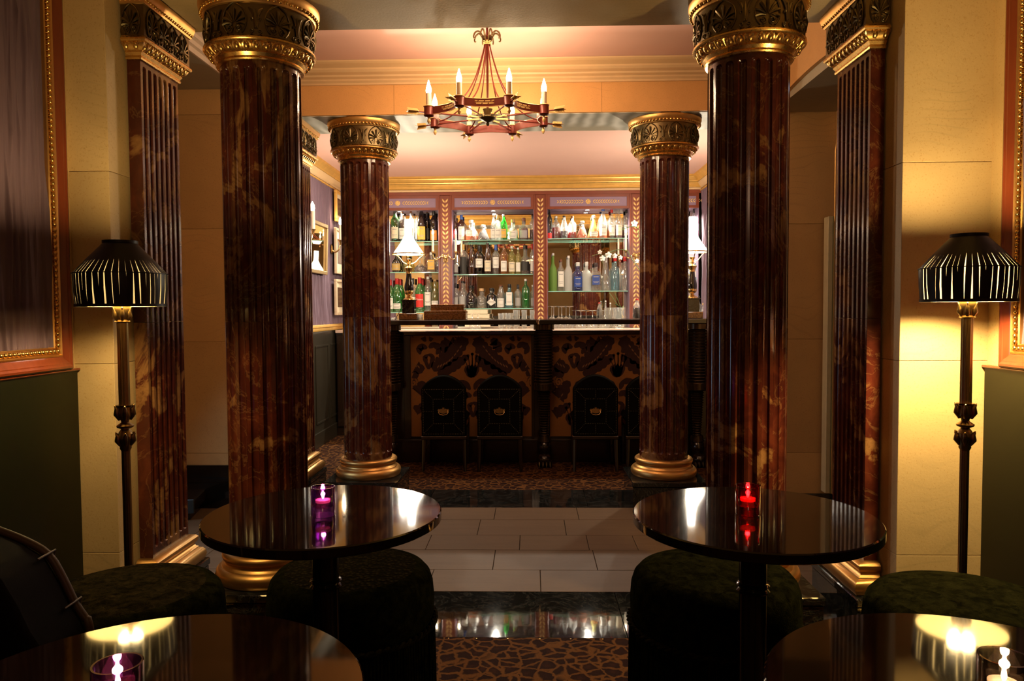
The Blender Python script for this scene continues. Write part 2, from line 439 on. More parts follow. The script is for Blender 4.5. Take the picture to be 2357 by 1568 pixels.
# --- carpets
MB().box(-1.7, 1.87, -2.6, YA0, -.02, 0.0).build('carpet', CARPET, floor, 0)
MB().box(-XB, XB, YB1, 8.5, -.02, 0.0).build('carpet', CARPET, floor, 0)
# --- black marble threshold slabs, with the joints seen in the photo
for (y0, y1, cuts) in ((YA0, YA1, (-3.4, -1.62, -.95, .498, 1.60, 3.4)), (YB0, YB1, (-3.4, -1.55, -.60, .49, 1.0, 1.55, 3.4))):
    for a, b in zip(cuts[:-1], cuts[1:]):
        MB().box(a+.0012, b-.0012, y0+.001, y1-.001, -.02, 0.0, .0012).build('marble_slab', BLKM, floor, 0)
# --- travertine tiles of the passage, row by row
rows = [YA1]+[floor_at(1200, v)[1] for v in (1312, 1266, 1232, 1196)]+[YB0]
joint = {0: (1244,), 1: (1137, 1370), 2: (986, 1196.5, 1353, 1462), 3: (1102, 1301), 4: (1139, 1330)}
vmid = (1335, 1289, 1249, 1214, 1183)
for r in range(5):
    xs = [floor_at(u, vmid[r])[0] for u in joint[r]]
    wd = .55
    while xs[0] > -3.0: xs.insert(0, xs[0]-wd*(.9+.25*random.random()))
    while xs[-1] < 3.0: xs.append(xs[-1]+wd*(.9+.25*random.random()))
    for a, b in zip(xs[:-1], xs[1:]):
        h = random.uniform(-.0012, 0)
        MB().box(a+.0015, b-.0015, rows[r]+.0015, rows[r+1]-.0015, -.02, h, .0015).build('tile', TILE, floor, 0)
# --- tacks along the carpet edge
tk = MB()
for i in range(26): tk.ell((-1.6+i*.125+random.uniform(-.01, .01), YA0-.012, .001), (.004, .004, .0015), 6, 3)
tk.build('carpet_tack', BRASS, floor, 0)

# --- front room shell
struct('wall_left', MB().box(XS_L-.12, XS_L, -2.6, 2.86, 0, 2.95), YWALL)
struct('wall_right', MB().box(XS_R, XS_R+.12, -2.6, 2.86, 0, 2.95), YWALL)
struct('wall_behind', MB().box(-1.8, 2.0, -2.72, -2.6, 0, 2.95), YWALL)
def slabs(name, x0, x1, y0, y1, mat, cuts=()):
    """a wall faced with big stone slabs: hairline joints between real courses"""
    w = struct(name, MB().box(x0+.006, x1-.006, y0+.006, y1-.006, 0, 2.95), mat)
    zs = [0, .366, 1.116, 1.866, 2.616, 2.95]
    for k, (a, b) in enumerate(zip(zs[:-1], zs[1:])):
        xs = [x0]+[c+(.32 if k % 2 else 0) for c in cuts if x0 < c+(.32 if k % 2 else 0) < x1]+[x1]
        for c, d in zip(xs[:-1], xs[1:]):
            MB().box(c+(.0008 if c != x0 else 0), d-(.0008 if d != x1 else 0), y0, y1, a+.0008, b-.0008, .0012).build('stone_slab', mat, w, 0)
    return w
slabs('wall_pier_left', -2.2, -XP, 2.855, YA1, YWALL)
slabs('wall_pier_right', XP, 2.2, 2.855, YA1, YWALL)
struct('ceiling', MB().box(-1.8, 2.0, -2.6, YA0, 2.90, 3.0), YWALL)
struct('beam_near', MB().box(-XP, XP, YA0, YA1, ZB, 2.99), YWALL)
# --- passage
slabs('wall_passage_left', -3.4, -XP, YB0, YB1, PWALL, (-2.7, -1.9))
slabs('wall_passage_right', XP, 2.09, YB0, YB1, PWALL)
struct('wall_passage_end_left', MB().box(-3.5, -3.4, YA1-.4, YB1, 0, 2.95), PWALL)
struct('wall_passage_side_right', MB().box(2.09, 2.19, YA1-.1, YB1, 0, 2.95), PWALL)
struct('wall_passage_near_left', MB().box(-3.4, -2.2, YA0, YA1, 0, 2.95), PWALL)
struct('ceiling_passage', MB().box(-3.4, 2.2, YA1, YB0, ZC, 3.0), PINK)
struct('ceiling_soffit_left', MB().box(-3.4, -1.80, YA1, YB0, 2.78, ZC-.001), GREYW)
struct('ceiling_soffit_right', MB().box(1.68, 2.09, YA1, YB0, 2.585, ZC-.001), GREYW)
# orange side face over the right hand soffit, its lower edge gently arched
ar = MB(); poly = [(YA1, ZC), (YB0, ZC), (YB0, 2.565)]
for i in range(13):
    t = i/12; poly.append((YB0-.02-t*(YB0-YA1-.04), 2.565+.075*sin(pi*min(1, t*1.0))**.6))
poly.append((YA1, 2.565))
ar.prism(poly, 1.655, 1.679); ar.map(lambda p: (p[1], p[0], p[2]))
struct('beam_passage_right', ar, OWALL)
def moulding(prof, path_y=None, path_x=None, z0=0):
    """prof: (out, z) points; run along x from path_x at y = path_y, protruding to -y"""
    mb = MB(); x0, x1 = path_x; n = len(prof)
    vs = [(x, path_y-o, z0+z) for x in (x0, x1) for o, z in prof]
    return mb.add(vs, [(i, i+1, n+i+1, n+i) for i in range(n-1)]+[tuple(range(n)), tuple(range(2*n-1, n-1, -1))])
def steps(prof, seg=3):
    """expand 'c' marked spans into small coves"""
    return prof
COV = [(0, 0), (.018, 0), (.018, .012), (.034, .022), (.034, .032), (.060, .040), (.064, .050), (.096, .058), (.110, .070), (.112, .080), (.135, .086), (.160, .092), (.175, .100), (.178, .108), (0, .108)]
struct('beam_far', MB().box(-1.655, 1.655, YB0-.003, YB1+.002, ZB, 2.99), OWALL)
# stone joints of the far beam: thin strips on its face, darker than the stone
for u in (907, 1385):
    x = at(u, 225, YB0)[0]
    MB().box(x-.0012, x+.0012, YB0-.0038, YB0+.001, ZB, 2.79).build('joint', simple('joint_line', (.40, .22, .07), .8), bpy.data.objects['beam_far'], 0)
struct('trim_1', moulding(COV, YB0, (-1.655, 1.655), 2.791), CREAMP)
# mural wash on the underside of the far beam
def mural():
    m, nt, out = new_mat('grey_washed_mural'); v = coords(nt)
    w = N(nt, 'ShaderNodeTexWave', i_Scale=3.2, i_Distortion=7.0, i_Detail=2.5); w.inputs['Detail Scale'].default_value = .6
    nt.links.new(v, w.inputs[0])
    msk = ramp(nt, noise(nt, v, 1.3, 2), [(0, (0, 0, 0)), (.48, (0, 0, 0)), (.56, (1, 1, 1)), (1, (1, 1, 1))])
    c = mix(nt, msk, mix(nt, w.outputs[1], (.40, .38, .30), (.88, .84, .74)), (.46, .40, .28))
    princ(nt, out, c, .55); return m
MB().box(-1.65, 1.65, YB0+.012, YB1-.004, ZB-.004, ZB-.0005).build('painted_soffit', mural(), bpy.data.objects['beam_far'], 0)
# white cornice at the edge of the left soffit
cm = MB(); prof = [(0, 0), (.012, 0), (.012, .030), (.030, .036), (.030, .060), (.05, .070), (.05, .092), (.075, .104), (.075, .120), (0, .120)]
n = len(prof)
cm.add([(-1.80+o, y, 2.78+z) for y in (YA1, YB0) for o, z in prof], [(i, i+1, n+i+1, n+i) for i in range(n-1)]+[tuple(range(n)), tuple(range(2*n-1, n-1, -1))])
struct('trim_2', cm, WHITEP)
# black marble skirting
struct('baseboard_passage_left', MB().box(-3.4, -XP, YB0-.03, YB0-.001, 0, .17).box(-3.4, -XP, YB0-.022, YB0-.001, .174, .288), LACQ)
struct('baseboard_passage_right', MB().box(XP, 2.085, YB0-.03, YB0-.001, 0, .10, .004), LACQ)

# --- bar room
struct('wall_bar_left', MB().box(-XB-.1, -XB, YB1, 8.6, 0, 2.85), DKPAN)
struct('wall_bar_right', MB().box(XB, XB+.1, YB1, 8.6, 0, 2.85), DKPAN)
struct('wall_back', MB().box(-2.1, 2.1, 8.47, 8.6, 0, 2.85), PURPD)
struct('ceiling_bar', MB().box(-2.1, 2.1, YB1, 8.6, ZCB, 2.9), PINK)
# gathered fabric over the upper half of the bar room side walls
def drape(mb, a0, a1, z0, z1, amp, seed, nx, nz, fq=(30, 150)):
    """gathered cloth in (a, d, z): pleats that drift, tight at head and foot"""
    rnd = random.Random(seed); k = [(rnd.uniform(.5, 1.0), rnd.uniform(*fq), rnd.uniform(0, 6.3), rnd.uniform(-.05, .05), rnd.uniform(.8, 3)) for _ in range(9)]
    vs = []
    for j in range(nz+1):
        t = j/nz; z = z0+(z1-z0)*t
        for i in range(nx+1):
            a = a0+(a1-a0)*i/nx; d = 0
            for am, fr, ph, dr, wz in k:
                d += am*(1-2*abs(sin(.5*fr*(a+dr*sin(wz*z+ph)*.8)+ph))**.7)
            e = max(0, 1-min(t, 1-t)*9)
            d = d/4.2*(1-.55*e)+e*.35*sin(150*a+seed)
            vs.append((a, amp*d, z))
    return mb.add(vs, [(j*(nx+1)+i, j*(nx+1)+i+1, (j+1)*(nx+1)+i+1, (j+1)*(nx+1)+i) for j in range(nz) for i in range(nx)])
for sgn, nm in ((-1, 'left'), (1, 'right')):
    d = drape(MB(), YB1+.02, YC-.02, 1.18, 2.61, .024, 3 if sgn < 0 else 5, 1300, 14, fq=(50, 190))
    d.map(lambda p: (sgn*(XB-.024)-sgn*p[1]*.9, p[0], p[2]))
    o = d.build('wall_drape', PURP, bpy.data.objects['wall_bar_'+nm], 80); o['label'] = 'mauve gathered fabric'
    # dado rail, dado, skirting and crown of the bar room sides
    def side(name, prof, mat, y0=YB1, y1=YC):
        mb = MB(); n = len(prof)
        mb.add([(sgn*(XB-o), y, z) for y in (y0, y1) for o, z in prof], [(i, i+1, n+i+1, n+i) for i in range(n-1)]+[tuple(range(n)), tuple(range(2*n-1, n-1, -1))])
        return struct(name, mb, mat)
    side('trim_3', [(0, 1.115), (.030, 1.118), (.034, 1.130), (.034, 1.150), (.046, 1.156), (.046, 1.172), (.030, 1.180), (0, 1.184)], GILTM)
    pn = MB().box(*sorted((sgn*XB, sgn*(XB-.02))), YB1, YC, 0, 1.115)
    wsc = struct('trim_4', pn, DKPAN)
    for k in range(5):
        y0 = YB1+.08+k*.52; x = sgn*(XB-.02)
        fr = MB()
        for (a, b, c, d2) in ((y0, y0+.44, .22, .235), (y0, y0+.44, .965, .98), (y0, y0+.015, .235, .965), (y0+.425, y0+.44, .235, .965)):
            fr.box(*sorted((x, x-sgn*.008)), a, b, c, d2)
        fr.build('panel_moulding', DKPAN, wsc, 0)
    MB().box(*sorted((sgn*(XB-.02), sgn*(XB-.035))), YB1, YC, 0, .14, .003).build('skirting', DKPAN, wsc, 0)
    side('trim_5', [(0, 2.585), (.030, 2.588), (.034, 2.600), (.018, 2.606), (.018, 2.615)], GILTM)
    side('trim_6', [(0, 2.615), (.020, 2.617), (.026, 2.628), (.040, 2.640), (.060, 2.668), (.064, 2.676)], CREAMP)
    side('trim_7', [(0, 2.676), (.070, 2.678), (.078, 2.690), (.098, 2.712), (.118, 2.730), (.122, 2.75), (0, 2.75)], GILTM)
# gilt cornice on the bar side of the far beam (seen in the mirrors)
rc = MB(); pr_ = [(0, 2.60), (.02, 2.602), (.02, 2.62), (.045, 2.63), (.05, 2.66), (.08, 2.69), (.085, 2.71), (.11, 2.72), (.11, 2.75), (0, 2.75)]; n = len(pr_)
rc.add([(x, YB1+o, z) for x in (-XB, XB) for o, z in pr_], [(i, i+1, n+i+1, n+i) for i in range(n-1)])
struct('trim_12', rc, GILTM)
# crown over the cabinets
def crown(name, prof, mat): struct(name, moulding(prof, YC, (-XB, XB), 0), mat)
crown('trim_8', [(-.05, 2.600), (.012, 2.602), (.020, 2.612), (.020, 2.622), (0, 2.624)], CREAMP)
crown('trim_9', [(0, 2.624), (.026, 2.626), (.036, 2.638), (.036, 2.650), (.050, 2.662), (.056, 2.674), (.046, 2.676)], GILTM)
crown('trim_10', [(0, 2.676), (.060, 2.678), (.064, 2.690), (.080, 2.700), (.096, 2.716), (.100, 2.728), (.120, 2.734), (.122, 2.75), (0, 2.75)], GILTM)
MB().box(-XB, XB, YC-.01, YC+.02, 2.565, 2.60).build('cabinet_header', MAHOGC, bpy.data.objects['trim_8'], 0)
# hairline ceiling panel joints
for (u0, v0, u1, v1, zz, nm) in ((965, 307, 985, 340, ZCB, 'ceiling_bar'),):
    pass
# --- dado of the front room (dark green, thin mahogany cap)
for sgn, xs, nm in ((1, XS_L, 'left'), (-1, XS_R, 'right')):
    x2 = xs+sgn*.018
    dd = struct('trim_11', MB().box(*sorted((xs, x2)), -2.6, 2.842, 0, 1.092), GREEND)
    MB().box(*sorted((xs, xs+sgn*.026)), -2.6, 2.852, 1.092, 1.101, .003).build('cap_rail', MAHOG, dd, 0)

# ================================================================== COLUMNS AND PILASTERS
R0 = .1647; NFL = 20; ZS0, ZS1 = .297, 2.336; ZF0, ZF1 = .336, 2.315
def flute_depth(da, z, hw, z0, z1):
    """depth of a round-ended flute at arc offset da from its middle"""
    zz = min(max(z, z0+hw), z1-hw); d2 = da*da+(z-zz)**2
    return .75*sqrt(max(0, hw*hw-d2))
def zrows(z0, z1, hw, lo, hi):
    r = [lo, z0-.002]
    for i in range(8): r.append(z0+hw*(1-cos(pi/2*i/7)))
    m = [z1-hw*(1-cos(pi/2*i/7)) for i in range(7, -1, -1)]
    return r+[(z0+z1)/2]+m+[z1+.002, hi]
ZJ = 1.275
def shaft_mesh(lower):
    mb = MB(); hw = .0175; pitch = 2*pi*R0/NFL; zs = zrows(ZF0, ZF1, hw, ZS0, ZS1); per = 14; mid = len(zs)//2
    zs = (zs[:mid]+[ZJ-.0006]) if lower else ([ZJ+.0006]+zs[mid+1:])
    offs = [-pitch/2*.97, -hw*1.02]+[hw*sin(pi/2*k/5) for k in range(-5, 6)]+[hw*1.02]
    vs = []; m = NFL*per
    for z in zs:
        for f in range(NFL):
            for k in range(per):
                da = offs[k]; a = (f+.5)*2*pi/NFL+da/R0; r = R0-flute_depth(da, z, hw, ZF0, ZF1)
                vs.append((r*cos(a), r*sin(a), z))
    fs = [(j*m+i, j*m+(i+1) % m, (j+1)*m+(i+1) % m, (j+1)*m+i) for j in range(len(zs)-1) for i in range(m)]
    return mb.add(vs, fs).mesh('shaft_drum', REDM, 30)
# --- the ornament of the friezes: palmette and lotus, drawn flat in (s, z) with relief t
def spiral(mb, cx, cz, r, turns, sgn, th, rev=1):
    pts = []
    for i in range(22):
        t = i/21; a = sgn*(t*turns*2*pi)+(-pi/2 if rev > 0 else pi/2); rr = r*(1-.88*t)
        pts.append((cx+rr*cos(a), th*.6, cz+rr*sin(a)))
    mb.tube(pts, [th*(1-.35*i/21) for i in range(22)], 5)
def palmette(mb, s0, z0, h):
    """fan of nine lobes over two volutes inside a pointed arch; h is the frieze height"""
    cz = z0+h*.30
    for k in range(-4, 5):
        a = k*radians(26); L = h*(.50-.035*abs(k)); 
        if abs(k) == 4: L = h*.26
        pts = []; rad = []
        for i in range(7):
            t = i/6; d = h*.07+(L-h*.07)*t; bend = a*(1+.18*t*t)
            pts.append((s0+d*sin(bend), .0035+.0025*t, cz+d*cos(bend)+h*.03)); rad.append(h*(.014+.040*t*(1 if i < 6 else .55)))
        mb.tube(pts, rad, 5)
    for sg in (-1, 1): spiral(mb, s0+sg*h*.15, z0+h*.19, h*.115, 1.6, -sg, h*.030)
    arch = []
    for i in range(19):
        t = -1+2*i/18; x = h*.415*(1-abs(t)**2.6)**.5 if abs(t) < 1 else 0
        pass
    for i in range(21):
        b = -pi*.80+2*pi*.80*i/20
        x = h*.40*sin(b); z = h*.50*cos(b)+h*.46
        if abs(b) < .35: z += h*.05*(1-abs(b)/.35)
        arch.append((s0+x, .003, z0+z))
    mb.tube(arch, h*.026, 5)
def lotus(mb, s0, z0, h):
    for sg in (-1, 1):
        pts = [(s0+sg*h*x, .004, z0+h*z) for x, z in ((.03, .20), (.05, .42), (.07, .60), (.13, .76), (.22, .84))]
        mb.tube(pts, [h*.03, h*.038, h*.04, h*.045, h*.02], 5)
        pts = [(s0+sg*h*x, .005, z0+h*z) for x, z in ((.02, .42), (.10, .52), (.15, .50), (.13, .44))]
        mb.tube(pts, h*.022, 5)
        spiral(mb, s0+sg*h*.11, z0+h*.11, h*.075, 1.3, sg, h*.026)
    mb.tube([(s0, .005, z0+h*.25), (s0, .008, z0+h*.52), (s0, .005, z0+h*.80)], [h*.03, h*.055, h*.012], 5)
CZ0, CZ1 = 2.417, 2.541; FH = CZ1-CZ0
_p = MB(); palmette(_p, 0, CZ0, FH); _l = MB(); lotus(_l, 0, CZ0, FH)
def wrap(mb, R):
    m = MB(); m.f = mb.f; m.mi = mb.mi; m.v = [((R+y)*cos(x/R), (R+y)*sin(x/R), z) for x, y, z in mb.v]; return m
RFZ = .217
PALM_R = wrap(_p, RFZ).mesh('palmette', BRONZE, 60); LOT_R = wrap(_l, RFZ).mesh('lotus', BRONZE, 60)
def flatm(mb, nm):
    m = MB(); m.f = mb.f; m.mi = mb.mi; m.v = [(y, x, z) for x, y, z in mb.v]; return m.mesh(nm, BRONZE, 60)
PALM_F = flatm(_p, 'palmette'); LOT_F = flatm(_l, 'lotus')
NECK = [(.162, 2.334), (.176, 2.335), (.180, 2.341), (.178, 2.346), (.176, 2.350), (.181, 2.356), (.186, 2.362), (.184, 2.366)]
ECH = [(.184, 2.366), (.192, 2.370), (.203, 2.378), (.211, 2.388), (.214, 2.394)]
BAND = [(.214, 2.394), (.224, 2.396), (.229, 2.402), (.228, 2.409), (.221, 2.413), (.217, 2.418)]
TOPR = [(.217, 2.540), (.226, 2.542), (.230, 2.548), (.232, 2.556), (.238, 2.562), (.242, 2.572), (.246, 2.580), (.246, 2.592), (.240, 2.599), (0.0, 2.6)]
BASE = [(.223*.80, .170), (.213, .171), (.222, .184), (.226, .200), (.222, .217), (.212, .229), (.200, .233), (.198, .238), (.190, .243), (.186, .250), (.187, .257), (.190, .260), (.194, .264), (.1985, .274), (.198, .285), (.190, .294), (.176, .298), (.16, .298)]
SHAFT = shaft_mesh(True), shaft_mesh(False)
def egg_band_round():
    mb = MB(); n = 32
    for i in range(n):
        a = 2*pi*i/n; rot = Matrix.Rotation(a, 3, 'Z') @ Matrix.Rotation(radians(32), 3, 'Y')
        r = .2035; mb.ell((r*cos(a), r*sin(a), 2.3815), (.0085, .0128, .0165), 10, 7, rot)
        # the shell around the egg and the dart between
        for sg in (-1, 1):
            pts = []
            for k in range(6):
                t = k/5; aa = a+sg*(.075-.05*t*t)*1.02; rr = .2165-.030*t; pts.append((rr*cos(aa), rr*sin(aa), 2.3945-.026*t))
            mb.tube(pts, .0021, 4)
        a2 = a+pi/n
        mb.tube([((.2165-.026*t)*cos(a2), (.2165-.026*t)*sin(a2), 2.393-.024*t) for t in (0, .5, 1)], [.004, .003, .001], 4)
    return mb.mesh('egg_and_dart', GOLD, 60)
EGG_R = egg_band_round()
def bead_round():
    mb = MB()
    for i in range(64):
        a = 2*pi*i/64; mb.ell((.2365*cos(a), .2365*sin(a), 2.5545), (.0068, .0085, .0078), 8, 5, Matrix.Rotation(a, 3, 'Z'))
    return mb.mesh('beading', GOLD, 60)
BEAD_R = bead_round()
def lathe_mesh(prof, mat, nm, n=72): return MB().lathe(prof, n).mesh(nm, mat, 40)
CAPM = lathe_mesh(NECK+ECH[1:]+BAND[1:], GOLD, 'capital'); TOPM = lathe_mesh(TOPR, GOLDM, 'abacus')
FRZM = lathe_mesh([(RFZ, CZ0), (RFZ, CZ1)], BRONZE, 'frieze'); BASEM = lathe_mesh(BASE, GOLDB, 'base')
PLM = MB().box(-.243, .243, -.243, .243, 0, .132).box(-.250, .250, -.250, .250, .136, .170, .004).mesh('plinth', BLKM, 0)
def column(x, y, label, rz):
    t = thing('fluted_column', label, 'column', (x, y, 0), 0, 'round fluted marble columns')
    inst('plinth', PLM, t); inst('base', BASEM, t); inst('shaft_drum', SHAFT[0], t, rot=(0, 0, rz)); inst('shaft_drum', SHAFT[1], t, rot=(0, 0, rz))
    cp = inst('capital', CAPM, t); inst('egg_and_dart', EGG_R, cp, rot=(0, 0, rz*.3)); inst('abacus', TOPM, t); b = inst('beading', BEAD_R, t)
    fz = inst('frieze', FRZM, t)
    for k in range(8):
        inst('palmette', PALM_R, fz, rot=(0, 0, rz+k*pi/4)); inst('lotus', LOT_R, fz, rot=(0, 0, rz+k*pi/4+pi/8))
    return t
XC = 1.030
column(-XC, 3.174, 'near left round column of red-brown marble, behind the left candle table', -pi/2-.12)
column(XC, 3.174, 'near right round column of red-brown marble, behind the red votive', -pi/2+.05)
column(-XC, 5.135, 'far left round fluted column in front of the bar', -pi/2-.20)
column(XC, 5.135, 'far right round fluted column in front of the bar', -pi/2+.18)

# --- pilasters: local frame: +x is the face towards the passage axis, y along the wall, width 2*HY
HY = .158; DXP = .055
def pil_shaft(lower):
    mb = MB(); nf = 7; pitch = .0425; hw = .0135; z0, z1 = ZF0, ZF1; zs = zrows(z0, z1, hw, ZS0, ZS1); mid = len(zs)//2
    zs = (zs[:mid]+[ZJ-.0006]) if lower else ([ZJ+.0006]+zs[mid+1:]); za, zb = zs[0], zs[-1]
    ys = [-HY]
    for f in range(nf):
        c = (f-(nf-1)/2)*pitch
        ys += [c-hw*1.03]+[c+hw*sin(pi/2*k/4) for k in range(-4, 5)]+[c+hw*1.03]
    ys.append(HY); m = len(ys); vs = []
    for z in zs:
        for y in ys:
            c = min(((f-(nf-1)/2)*pitch for f in range(nf)), key=lambda q: abs(q-y))
            vs.append((-flute_depth(y-c, z, hw, z0, z1), y, z))
    fs = [(j*m+i, j*m+i+1, (j+1)*m+i+1, (j+1)*m+i) for j in range(len(zs)-1) for i in range(m-1)]
    mb.add(vs, fs)
    mb.add([(0, -HY, za), (0, -HY, zb), (-DXP, -HY, zb), (-DXP, -HY, za)], [(0, 1, 2, 3)])
    mb.add([(0, HY, za), (0, HY, zb), (-DXP, HY, zb), (-DXP, HY, za)], [(3, 2, 1, 0)])
    return mb.mesh('shaft_block', REDM, 30)
PSH = pil_shaft(True), pil_shaft(False)
def sweep3(prof, nm, mat, smooth=35, cap=False):
    """profile (out from the shaft face, z) swept round the three free sides of a pilaster"""
    mb = MB(); n = len(prof); vs = []
    for (fx, fy, ex) in ((-DXP, -1, 0), (0, -1, 1), (0, 1, 1), (-DXP, 1, 0)):
        for o, z in prof: vs.append((fx+(o if ex else 0), fy*(HY+o), z))
    fs = [(k*n+i, (k+1)*n+i, (k+1)*n+i+1, k*n+i+1) for k in range(3) for i in range(n-1)]
    return mb.add(vs, fs).mesh(nm, mat, smooth)
def rel(prof, r0=.1647): return [(r-r0, z) for r, z in prof]
def dens(prof, k=.62): return [(o*k, z) for o, z in rel(prof)]
PCAP = sweep3(dens(NECK+ECH[1:]+BAND[1:], .72), 'capital', GOLD); PTOP = sweep3(dens(TOPR[:-1], .72)+[(-.04, 2.6)], 'abacus', GOLDM)
FO = (RFZ-.1647)*.72
PFRZ = sweep3([(FO, CZ0), (FO, CZ1)], 'frieze', BRONZE, 0); PBASE = sweep3(dens(BASE, .95)[1:], 'base', GOLDB)
def pil_eggs():
    mb = MB(); rot = Matrix.Rotation(radians(32), 3, 'Y'); o = (.2035-.1647)*.72
    n = 10
    for i in range(n):
        y = -HY-o+.006+(2*(HY+o)-.012)*(i+.5)/n; mb.ell((o, y, 2.3815), (.0085, .0128, .0165), 10, 7, rot)
        for sg in (-1, 1): mb.tube([(o+.010-.022*t, y+sg*(.0155-.010*t*t), 2.3945-.026*t) for t in (0, .25, .5, .75, 1)], .0021, 4)
    for sy in (-1, 1):
        for i in range(2):
            x = -DXP+.012+.040*i; mb.ell((x, sy*(HY+o), 2.3815), (.0115, .0070, .0150), 8, 6, Matrix.Rotation(radians(32)*sy, 3, 'X').inverted())
            for sg in (-1, 1): mb.tube([(x+sg*(.0155-.010*t*t), sy*(HY+o+.010-.022*t), 2.3945-.026*t) for t in (0, .25, .5, .75, 1)], .0021, 4)
    return mb.mesh('egg_and_dart', GOLD, 60)
PEGG = pil_eggs()
def pil_beads():
    mb = MB(); o = (.2365-.1647)*.72
    for i in range(22): mb.ell((o, -HY-o+(2*(HY+o))*(i+.5)/22, 2.5545), (.0050, .0062, .0062), 6, 4)
    for sy in (-1, 1):
        for i in range(5): mb.ell((-DXP+.008+.019*i, sy*(HY+o), 2.5545), (.0062, .0050, .0062), 6, 4)
    return mb.mesh('beading', GOLD, 60)
PBEAD = pil_beads()
PPL = MB().box(-DXP, .056, -.236, .236, 0, .132).box(-DXP, .062, -.243, .243, .136, .170, .004).mesh('plinth', BLKM, 0)
def pilaster(sgn, yc, label):
    t = thing('fluted_pilaster', label, 'pilaster', (sgn*1.455, yc, 0), 0 if sgn < 0 else pi, 'square fluted marble pilasters')
    inst('plinth', PPL, t); inst('base', PBASE, t); inst('shaft_block', PSH[0], t); inst('shaft_block', PSH[1], t); cp = inst('capital', PCAP, t)
    inst('egg_and_dart', PEGG, cp); inst('abacus', PTOP, t); inst('beading', PBEAD, t); fz = inst('frieze', PFRZ, t)
    for k, y in enumerate((-.136, -.045, .045, .136)): inst('palmette', PALM_F, fz, (FO, y, 0), sc=(1, .78, 1))
    for y in (-.0905, 0, .0905): inst('lotus', LOT_F, fz, (FO, y, 0), sc=(1, .62, 1))
    for sy in (-1, 1):
        inst('palmette', PALM_F, fz, (-.026+.012, sy*(HY+FO), 0), (0, 0, sy*pi/2), (1, .72, 1))
    return t
pilaster(-1, 3.150, 'near left square pilaster of red marble against the yellow wall end')
pilaster(1, 3.150, 'near right square pilaster of red marble against the yellow wall end')
pilaster(-1, 5.135, 'far left square pilaster beside the mauve fabric wall')
pilaster(1, 5.135, 'far right square pilaster, mostly hidden by the near right column')
# ================================================================== BACK-BAR CABINETS
PX = [-1.854, -.817, .220, 1.257]       # pilaster centres
PW = .072                               # half width
YM = YC+.24                             # mirror plane
def leaf(mb, x, z, L, w, ang, y=0, th=.004):
    """small pointed leaf lying in the x,z plane"""
    c, s = cos(ang), sin(ang); P = [(0, 0), (.28, .62), (.60, .72), (1, .1), (.66, -.48), (.3, -.55)]
    vs = [(x+L*a*c-w*b*s, y, z+L*a*s+w*b*c) for a, b in P]
    top = [(x+L*.45*c, y-th, z+L*.45*s)]
    return mb.add(vs+top, [(i, (i+1) % 6, 6) for i in range(6)])
def garland_v(mb, z0, z1, n, up, y):
    for i in range(n):
        z = z0+(z1-z0)*i/(n-1)
        for sg in (-1, 1):
            a = pi/2-sg*.55 if up else -pi/2+sg*.55
            L = .052
            leaf(mb, sg*.003, z, L, .0150*(-sg if up else sg), a, y, .006)
def rosette(mb, x, z, r, y):
    for k in range(10):
        a = k*pi/5; leaf(mb, x+r*.2*cos(a), z+r*.2*sin(a), r*.8, r*.36, a, y, .005)
    mb.ell((x, y-.004, z), (r*.25, .006, r*.25), 8, 4)
zr = at(1244, 598, YC)[2]
for i, x in enumerate(PX):
    t = thing('cabinet_pilaster', ['mahogany cabinet upright with gilt leaves, leftmost, hidden behind the far left column',
        'mahogany cabinet upright with gilt leaves and silver candle arms, left of the middle bay',
        'mahogany cabinet upright with a full gilt leaf garland and rosette, between the two middle bays',
        'mahogany cabinet upright with gilt leaves beside the far right column'][i], 'upright', (x, YC, 0), 0, 'mahogany uprights of the back bar')
    MB().box(-PW, PW, 0, .06, 1.1165, 2.565, .004).build('post', MAHOGC, t, 0)
    fr = MB()
    for sg in (-1, 1): fr.box(*sorted((sg*PW, sg*(PW-.016))), -.012, 0, 1.1165, 2.565, .003)
    fr.build('edge_moulding', MAHOGC, t, 0)
    g = MB(); garland_v(g, zr+.03, 2.485, 13, True, -.001); garland_v(g, zr-.03, 1.15, 15, False, -.001)
    g.build('gilt_garland', GILTL, t, 0); r = MB(); rosette(r, 0, zr+.004, .034, -.001); r.build('gilt_rosette', GILTL, t, 0)
GSH = glass((.90, .985, .95), 'shelf_glass', .02, 1.2)
GEDGE = simple('green_glass_edge', (.30, .62, .52), .15, var=.1)
bays = [(PX[0]+PW, PX[1]-PW, 'left'), (PX[1]+PW, PX[2]-PW, 'middle'), (PX[2]+PW, PX[3]-PW, 'right'), (PX[3]+PW, 1.93, 'far right')]
SHELVES = {0: (553, 624.5, 717), 1: (551.5, 630.5, 709.5), 2: (549, 670.5), 3: (548, 644)}
YS = YC+.13
SHZ = {}
